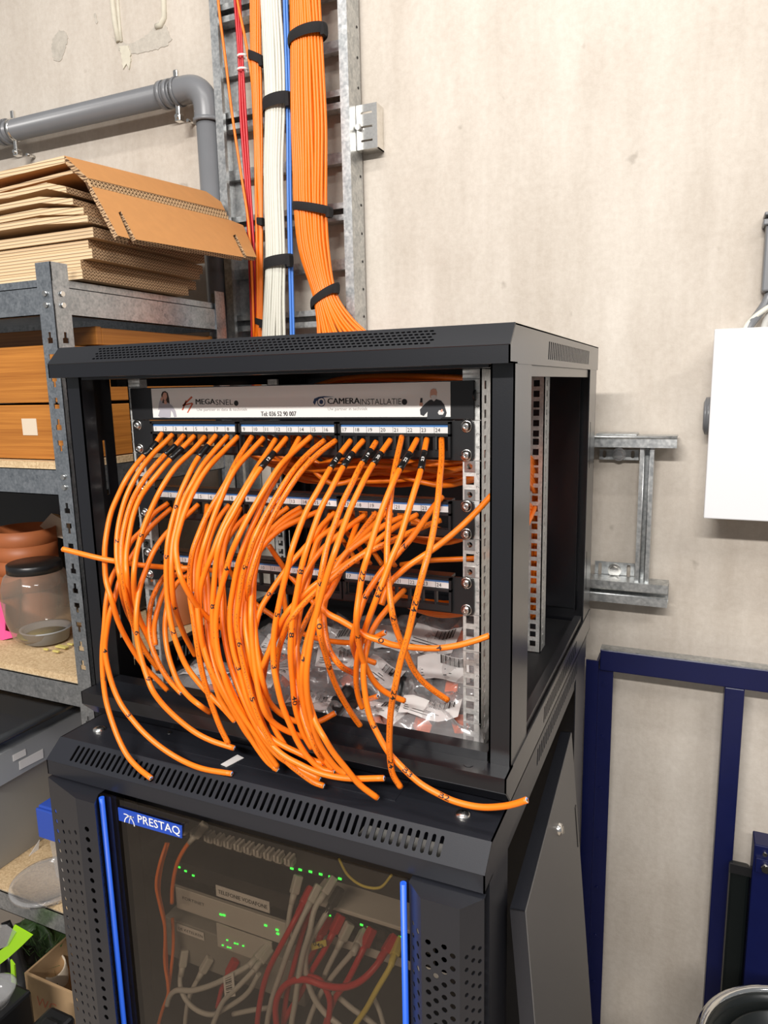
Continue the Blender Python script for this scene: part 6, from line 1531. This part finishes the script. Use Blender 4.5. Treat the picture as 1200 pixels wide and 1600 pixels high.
MID = 'orange middle-panel cable '
LOW = 'orange lowest-panel cable '
S2 = [
 (MID+'lying furthest left, its tip on the vent slots', [(263,786),(240,803),(222,828),(205,846),(194,868),(181,890),(172,910),(166,940),(163,980),(160,1014),(160,1042),(162,1070),(166,1096),(174,1124),(186,1156),(200,1182),(216,1200),(236,1216)], 0.0, False, ((160,1060,'7'),)),
 (MID+'resting on the lower cabinet, tip left of the paper strip', [(268,794),(244,815),(227,834),(213,858),(201,878),(187,906),(180,932),(172,957),(166,990),(164,1016),(168,1042),(177,1074),(190,1102),(208,1126),(226,1146),(252,1168),(284,1188),(316,1201),(362,1209)], -0.006, False, ((163,1015,'4'),(200,1118,'3'))),
 (MID+'arching left under the sleeves, tip above the paper strip', [(310,788),(291,806),(272,822),(256,838),(240,862),(228,890),(218,921),(213,960),(215,1002),(222,1033),(230,1058),(238,1078),(252,1098),(276,1122),(306,1145),(332,1158),(366,1169)], -0.012, False, ((211,990,'6'),(232,1062,'9'))),
 (MID+'vanishing behind the left arcs', [(324,789),(322,806),(316,832),(308,860),(304,890),(304,925)], 0.010, False, ()),
 (MID+'inner left of the bundle, fourth port group', [(358,789),(346,804),(334,826),(326,850),(322,880),(326,920),(328,965),(334,1010),(345,1055),(362,1095)], 0.008, False, ()),
 (MID+'hidden behind the port-12 cable', [(376,793),(367,810),(358,830),(350,858),(347,890),(350,940),(352,985),(358,1030),(372,1075),(392,1120),(408,1152)], 0.006, False, ()),
 (MID+'through the centre of the bundle', [(386,805),(370,822),(356,842),(348,862),(345,890),(347,930),(348,970),(354,1012),(364,1050),(380,1092),(398,1130),(418,1162),(436,1182),(462,1198),(500,1217)], 0.0, False, ()),
 (MID+'with a long flat end lying right on the lower cabinet', [(418,813),(398,831),(388,846),(379,868),(371,900),(367,940),(365,985),(370,1030),(379,1070),(392,1110),(410,1146),(440,1178),(470,1195),(500,1208),(540,1216),(600,1216)], -0.002, False, ()),
 (MID+'bundle centre, cut above the base lip', [(450,793),(433,806),(416,824),(402,848),(394,872),(386,905),(380,945),(378,990),(384,1035),(392,1075),(402,1110),(414,1142),(424,1160)], 0.004, False, ((377,965,'7'),)),
 (MID+'running right along the lip to a pale cut end', [(470,793),(450,805),(432,820),(417,836),(407,856),(400,885),(394,920),(392,960),(394,1000),(398,1040),(403,1075),(412,1108),(424,1126),(448,1142),(484,1154),(512,1160),(549,1159)], -0.008, False, ()),
 (MID+'short fork end pointing up over the sill', [(474,799),(450,813),(430,827),(414,842),(404,866),(398,895),(396,935),(398,980),(402,1020),(410,1062),(422,1098),(440,1116),(466,1128),(496,1128),(524,1114)], -0.002, False, ()),
 (MID+'crossing low behind port 17 and down', [(498,799),(470,811),(442,825),(422,841),(408,858),(399,874),(390,905),(384,940),(384,980),(390,1020),(399,1060),(414,1100),(430,1140),(446,1166)], 0.002, False, ()),
 (MID+'marked 9, bowing left through the gap', [(523,801),(504,820),(490,840),(474,858),(458,876),(440,900),(421,928),(407,952),(399,980),(395,1012),(394,1042),(398,1068),(402,1090)], 0.004, False, ((421,928,'6'),)),
 (MID+'sweeping left to the foot of the bundle', [(538,813),(516,828),(498,842),(490,862),(484,884),(477,905),(469,930),(455,960),(440,980),(425,1008),(412,1038),(405,1060),(403,1084),(406,1110),(410,1128)], 0.0, False, ((404,1055,'9'),)),
 (MID+'slanting down behind port 19', [(570,805),(550,819),(530,835),(513,849),(498,865),(484,885),(474,905),(466,930),(461,960),(459,1000),(461,1040),(468,1080),(478,1116)], 0.004, False, ()),
 (MID+'hooking back under port 20', [(588,801),(574,819),(561,837),(548,856),(536,880),(524,900),(512,925),(506,955),(508,985),(516,1018),(530,1038),(552,1052)], 0.010, True, ()),
 (MID+'with a blunt end poking left between cables 19 and 20', [(630,807),(604,819),(578,837),(550,857),(536,869),(524,880)], 0.012, False, ((530,878,'4'),)),
 (MID+'long diagonal to the left, upper of two', [(652,804),(622,821),(594,841),(572,862),(545,879),(516,898),(490,916),(468,936),(448,958),(434,984),(422,1012),(414,1044),(410,1080),(416,1118)], -0.004, False, ()),
 (MID+'long diagonal to the left, lower of two, printed', [(688,813),(662,823),(630,837),(600,851),(570,865),(542,884),(518,904),(494,924),(470,948),(454,968),(442,994),(434,1024),(432,1058),(438,1092),(450,1122)], -0.008, True, ()),
 (MID+'marked 21, steep from the last label', [(691,776),(676,794),(658,820),(642,842),(626,860),(612,876),(600,888),(584,910),(571,932),(563,954),(556,976),(551,998),(553,1016),(560,1036)], 0.0, False, ((630,856,'21'),(571,926,'13'))),
 (LOW+'pointing left past the corner post into the room', [(345,893),(330,891),(300,888,0.05),(268,887,0.035),(240,885,0.015),(212,882,0.0),(180,877,-0.02),(150,871,-0.03),(118,863,-0.036),(98,858,-0.04)], 0.0, False, ()),
 (LOW+'pale and printed, arcing beside the left rail', [(286,884),(270,889),(256,902),(243,924),(236,944),(233,970),(236,1004),(247,1034),(262,1060),(283,1083)], 0.012, True, ()),
 (LOW+'short arc hanging in front of the left rail', [(300,884),(284,892),(266,906),(254,930),(245,958),(241,984),(243,1008)], 0.014, False, ()),
 (LOW+'ending at the base lip below the white sheet', [(312,890),(294,898),(278,910),(266,930),(260,955),(258,985),(262,1018),(270,1046),(281,1071),(296,1089),(312,1102),(328,1113)], 0.006, False, ()),
 (LOW+'wandering right inside the rack', [(340,858),(348,874),(358,890),(370,908),(384,926),(400,944),(420,958),(440,972),(464,986),(490,996),(518,1002),(552,1004),(580,998),(602,988)], 0.030, False, ()),
 (LOW+'crossing down to the right behind ports 17 and 18', [(420,852),(436,876),(450,896),(466,914),(482,932),(494,948)], 0.026, False, ()),
 (MID+'looping right to an end at the right rail', [(560,812),(548,846),(538,878),(528,902),(514,928),(503,946),(510,957),(532,969),(554,982),(574,994),(592,1000),(612,1007),(640,1011),(680,1013),(712,1009),(742,1001),(765,993)], -0.028, False, ((594,1000,'0'),(684,1013,'4'))),
 (LOW+'very long, lying across the front to the far right corner', [(632,922),(618,936),(604,953),(590,971),(580,990),(573,1014),(568,1042),(570,1080),(578,1120),(592,1150),(606,1174),(620,1190),(640,1210),(658,1225),(680,1238),(710,1252),(750,1261),(785,1260),(805,1256),(823,1250)], -0.010, False, ((581,1128,'13'),(637,1208,'B3'),(696,1246,'B2'))),
 (MID+'bent right under the post, its end behind the corner post', [(596,945),(603,925),(612,908),(624,896),(638,884),(656,872),(680,856),(710,832),(744,800),(768,774)], 0.0, False, ()),
 (LOW+'falling front centre with its tip on the slotted edge', [(440,905),(446,950),(462,1010),(474,1060),(484,1100),(494,1130),(506,1152),(520,1175),(540,1200),(562,1226),(590,1247)], -0.020, False, ()),
 (LOW+'curling up inside above the black pouch', [(470,1090),(488,1104),(520,1108),(545,1104),(564,1096),(590,1088)], 0.04, False, ()),
 (LOW+'stub end behind cable 22', [(552,1018),(566,1026),(576,1032),(587,1036)], 0.03, False, ()),
 (LOW+'small knot of ends piled on the lower cabinet', [(470,1130),(484,1160),(498,1186),(512,1200),(530,1210)], -0.014, False, ()),
 (MID+'left side of the bundle, inner', [(336,800),(330,830),(322,862),(318,900),(322,950),(326,1000),(338,1050),(356,1090),(376,1125),(396,1160),(418,1190),(434,1203)], 0.0, False, ()),
 (MID+'right side of the bundle, inner', [(420,800),(404,832),(392,866),(384,900),(378,950),(380,1010),(390,1060),(402,1106),(420,1150),(446,1185),(478,1206)], 0.006, False, ()),
 (MID+'between ports 18 and 20, marked 14', [(604,800),(580,824),(556,848),(534,872),(518,900),(504,932),(490,968),(478,1010),(472,1054),(474,1096),(484,1138),(500,1176),(518,1200)], -0.010, False, ((478,1025,'14'),)),
 (MID+'darker one behind port 18, reaching the pile', [(516,804),(500,840),(488,880),(478,920),(468,960),(464,1000),(466,1050),(474,1100),(488,1145),(508,1185),(520,1202)], 0.0, False, ()),
 (LOW+'behind the handwritten 40, to the pile', [(508,912),(494,940),(478,970),(466,1000),(462,1040),(466,1085),(476,1128),(492,1168),(508,1192)], -0.006, True, ()),
]
for label, pts, off, pr, mks in S2:
    n0 = 0.074 if 'lowest' not in label or len(pts[1]) == 2 else 0.074
    pf = None
    if 'wandering' in label or 'crossing down' in label or 'curling up' in label or 'stub end' in label:
        pf = [(0, 0.06), (60, 0.05+off), (400, 0.04+off)]
    if 'very long' in label: pf = [(0, 0.074), (40, 0.03), (120, -0.012), (330, -0.026), (460, -0.030), (640, -0.034)]
    if 'behind the corner post' in label: pf = [(0, -0.01), (40, 0.0), (120, 0.02), (260, 0.075)]
    if 'right rail' in label: pf = [(0, 0.072), (60, 0.02), (150, -0.03), (260, -0.02), (420, 0.03)]
    cable(pts, label, off=off, printed=pr, marks=mks, prof=pf)

# ---- loose orange cabling behind the patch panels
BG = 'orange cables lying loose behind the patch panels'
rnd = random.Random(21)
def inner(P, label, rad=RC):
    o = MB().tube(spline([Vector(p) for p in P], 6), rad, 7).build('network_cable', M_ORANGE); tag(o, label, 'cable', BG); return o
lab1 = 'orange cable lying loose behind the panels, seen through the gap under the top panel'
for i in range(26):
    z = ZU-0.006-rnd.random()*0.034; y = 0.12+rnd.random()*0.14; dz = rnd.uniform(-0.012, 0.012)
    x0 = rnd.uniform(0.16, 0.30)
    inner([(x0, y-0.03, ZU+0.02), (x0+0.015, y-0.01, ZU+0.006), (x0+0.06, y, z+dz*0.5-0.004), (0.40, y+rnd.uniform(-.02,.02), z-dz), (0.485, y+rnd.uniform(-.02,.02), z+dz), (0.522, y+0.08, z+rnd.uniform(-.01,.01)), (0.530, 0.40+rnd.random()*.04, z-0.03), (0.532, 0.47+rnd.random()*.03, z-0.09), (0.51, 0.50, z-0.2)], lab1)
lab2 = 'orange cable lying loose behind the panels, seen through the gap under the middle panel'
for i in range(9):
    z = ZU-3*U+0.020+rnd.random()*0.018; y = 0.13+rnd.random()*0.10; x0 = rnd.uniform(0.36, 0.44)
    inner([(x0-0.05, y-0.02, ZU-2*U+0.02), (x0, y, z+0.006), (0.48, y, z-0.004-rnd.random()*0.006), (0.52, y+0.06, z+0.004), (0.53, 0.44, z-0.02), (0.52, 0.5, z-0.13)], lab2)
for i in range(4):
    x = 0.31+0.018*i
    inner([(x, 0.16, ZU-2*U+0.01), (x+0.004, 0.17, ZU-2*U-0.02), (x+0.02, 0.165, ZU-3*U+0.012), (x+0.05, 0.15, ZU-4*U+0.03)], lab2)
lab3 = 'orange cable sagging behind the panels, seen under the lowest panel at right'
for i in range(8):
    q = i*0.0042
    inner([(0.36+0.01*i, 0.14, ZU-4*U+0.016), (0.40, 0.15+0.004*i, ZU-4*U-0.004-q*0.6), (0.455, 0.155+0.005*i, ZU-4*U-0.014-q), (0.515, 0.16+0.004*i, ZU-4*U-0.008-q*0.6), (0.53, 0.30, ZU-4*U+0.02), (0.535, 0.46, ZU-4*U+0.08), (0.53, 0.49, ZU-2*U)], lab3)
inner([(0.43,0.13,ZU-3*U-0.006),(0.47,0.125,ZU-3*U+0.004),(0.525,0.13,ZU-3*U+0.010),(0.575,0.16,ZU-3*U+0.012)], lab2)
lab4 = 'orange cable entering over the cover plate at the top of the open rack'
for i in range(10):
    y = 0.14+0.025*(i % 5); z = ZU+2*U-0.006+0.006*(i//5)
    inner([(0.26+0.01*i, y, z-0.004), (0.34, y+0.01, z+0.004), (0.44, y, z+0.003*(i % 3)), (0.50, y+0.06, z), (0.515, y+0.2, z-0.02)], lab4)
lab5 = 'orange cable hanging down behind the right rear rail of the open rack'
for i in range(9):
    x = 0.516+0.0062*(i % 5); y = 0.46+0.008*(i//5)
    inner([(x-0.01, y+0.01, 0.33), (x, y, 0.27), (x+0.002, y, 0.20), (x, y+0.004, 0.13), (x-0.008, y+0.01, 0.07), (x-0.03, y+0.03, 0.04)], lab5)

# ---- bags of connectors on the rack floor
def bag(cx, cy, cz, sx, sy, sz, rot, seed, label, keyst=0, lab=True, dark=False):
    rnd = random.Random(seed); n = 16; mb = MB(); vs = []
    ph = [rnd.uniform(0, 6.28) for _ in range(8)]; fq = [rnd.uniform(2, 7) for _ in range(8)]
    def crumple(u, v):
        return 0.5*(math.sin(fq[0]*u*2+ph[0]+2*math.sin(fq[1]*v+ph[1])) + math.sin(fq[2]*v*2+ph[2]+2*math.sin(fq[3]*u+ph[3])) + 0.6*abs(math.sin(fq[4]*(u+v)*2+ph[4])) + 0.5*abs(math.sin(fq[5]*(u-v)*2.4+ph[5])))
    for side in (1, -1):
        for i in range(n+1):
            for j in range(n+1):
                u = -1+2*i/n; v = -1+2*j/n
                e = (1-u**6)*(1-v**6); e = max(0, e)**0.6
                k = 1+0.06*math.sin(5*u+ph[6])*math.sin(4*v+ph[7])
                hgt = side*e*(0.62+0.34*crumple(u, v)) if side > 0 else -e*0.5
                vs.append((u*sx*k, v*sy*k, hgt*sz + (0.12*sz*crumple(u*1.7, v*1.3) if side > 0 else 0)))
    m_ = n+1; off = m_*m_; fs = []
    for s in (0, 1):
        for i in range(n):
            for j in range(n):
                a = s*off+i*m_+j; q = (a, a+m_, a+m_+1, a+1); fs.append(q if s == 0 else q[::-1])
    M = Matrix.Translation((cx, cy, cz+sz*0.5)) @ Euler(rot).to_matrix().to_4x4()
    mb.add(vs, fs, 0, True, M)
    root = thing('connector_bag', label, 'plastic bag', (cx, cy, cz), 'small bags of connectors on the rack floor')
    part(mb, 'pouch', M_BAG if not dark else M_BLKPL, root)
    if lab:
        l = MB(); lx, ly = sx*0.62, sy*0.45; m2 = 6; L2 = []
        ox, oy = rnd.uniform(-.2,.2)*sx, rnd.uniform(-.3,.3)*sy
        for i in range(m2+1):
            for j in range(3):
                x = ox-lx+2*lx*i/m2; y = oy-ly+ly*j; L2.append((x, y, sz*(0.78+0.16*math.sin(3*i/m2*2+ph[0])+0.05*j)))
        l.add(L2, [(i*3+j, (i+1)*3+j, (i+1)*3+j+1, i*3+j+1) for i in range(m2) for j in range(2)], 0, True, M)
        for k in range(16):      # bar code and lines of small print
            x = ox-lx*0.1+lx*0.9*k/16; w_ = 0.0007 if k % 3 else 0.0014
            zt_ = sz*(0.80+0.16*math.sin(3*((x-ox+lx)/(2*lx))*2+ph[0])+0.10)+0.0004
            l.add([(x, oy+ly*0.15, zt_), (x+w_, oy+ly*0.15, zt_), (x+w_, oy+ly*0.8, zt_+0.002), (x, oy+ly*0.8, zt_+0.002)], [(0,1,2,3)], 1, False, M)
        for k in range(3):
            y = oy-ly*0.2-ly*0.25*k; x0, x1 = ox-lx*0.85, ox+lx*(0.1+0.2*(k % 2))
            zt_ = sz*(0.78+0.16*math.sin(3*((x0-ox+lx)/(2*lx))*2+ph[0])+0.05)+0.0006; zq = sz*(0.78+0.16*math.sin(3*((x1-ox+lx)/(2*lx))*2+ph[0])+0.05)+0.0006
            l.add([(x0, y, zt_), (x1, y, zq), (x1, y+0.0012, zq), (x0, y+0.0012, zt_)], [(0,1,2,3)], 1, False, M)
        part(l, 'paper_label', [M_LABELW, M_INK], root, 'white printed label')
    for k in range(keyst):
        kx, ky = rnd.uniform(-.5,.5)*sx, rnd.uniform(-.6,.4)*sy
        K = M @ Matrix.Translation((kx, ky, sz*0.15)) @ Euler((rnd.uniform(-.4,.4), rnd.uniform(-.4,.4), rnd.uniform(0,3))).to_matrix().to_4x4()
        q = MB(); q.bbox((-0.008,-0.009,-0.007),(0.008,0.009,0.007),0.0015,0,K); q.bbox((-0.006,0.006,-0.009),(0.006,0.012,0.005),0.001,0,K)
        part(q, 'connector', M_RUST if k == 0 or not dark else M_BLKPL, root, 'orange connector')
    return root
F0 = 0.016
bags = [
 (0.492,0.095,F0,0.050,0.032,0.030,(0.10,-0.05,0.15),'clear connector bag at the front right under the right rail, orange connector showing',2,True,False),
 (0.425,0.075,F0,0.040,0.026,0.024,(0.05,0.10,-0.25),'clear bag at the front centre right, white slip at its lower edge',1,True,False),
 (0.375,0.095,F0,0.030,0.034,0.022,(0.1,0.0,0.5),'black pouch between the front bags under cable 19',0,False,True),
 (0.325,0.080,F0,0.038,0.028,0.022,(0.0,0.05,0.2),'clear bag at the front left of the black pouch',1,True,False),
 (0.140,0.100,F0,0.045,0.032,0.022,(0.05,0.0,-0.1),'clear bag in the front left corner with a white slip, under cable 1',1,True,False),
 (0.220,0.090,F0,0.042,0.030,0.022,(0.0,0.0,0.3),'clear bag at the front behind the left of the bundle',1,True,False),
 (0.270,0.130,F0+0.012,0.042,0.032,0.026,(0.2,0.0,-0.4),'clear bag behind the bundle with a label on top',1,True,False),
 (0.330,0.150,F0+0.018,0.045,0.034,0.028,(0.35,-0.1,0.3),'bright crumpled bag behind cable 19, label in the centre',1,True,False),
 (0.390,0.150,F0+0.022,0.040,0.030,0.026,(0.4,0.15,-0.3),'bag with a label standing out between cables 19 and 22',1,True,False),
 (0.430,0.155,F0+0.020,0.026,0.022,0.022,(0.5,0.0,0.7),'black wrapped bag right of cable 22',0,False,True),
 (0.475,0.165,F0+0.026,0.046,0.036,0.028,(0.45,0.0,0.35),'bag with a barcode label tilted up under the right rail',1,True,False),
 (0.200,0.200,F0+0.010,0.050,0.036,0.030,(0.3,0.1,0.1),'bag further back at the left, propped on others',1,True,False),
 (0.290,0.225,F0+0.026,0.050,0.038,0.032,(0.5,0.0,-0.2),'grey crumpled bag at the back centre',1,True,False),
 (0.370,0.240,F0+0.036,0.046,0.036,0.030,(0.5,0.1,0.4),'bag at the back centre right with printed text',1,True,False),
 (0.450,0.245,F0+0.040,0.052,0.040,0.032,(0.55,-0.1,-0.2),'highest bag of the heap at the back right',2,True,False),
 (0.515,0.215,F0+0.020,0.030,0.040,0.030,(0.3,-0.3,0.1),'bag wedged behind the right rail',1,False,False),
]
for i, bspec in enumerate(bags):
    bspec = bspec[:3]+tuple(v*k for v, k in zip(bspec[3:6], (1.18, 1.22, 1.15)))+bspec[6:]
    bag(*bspec[:7], 100+i, bspec[7], bspec[8], bspec[9], bspec[10])
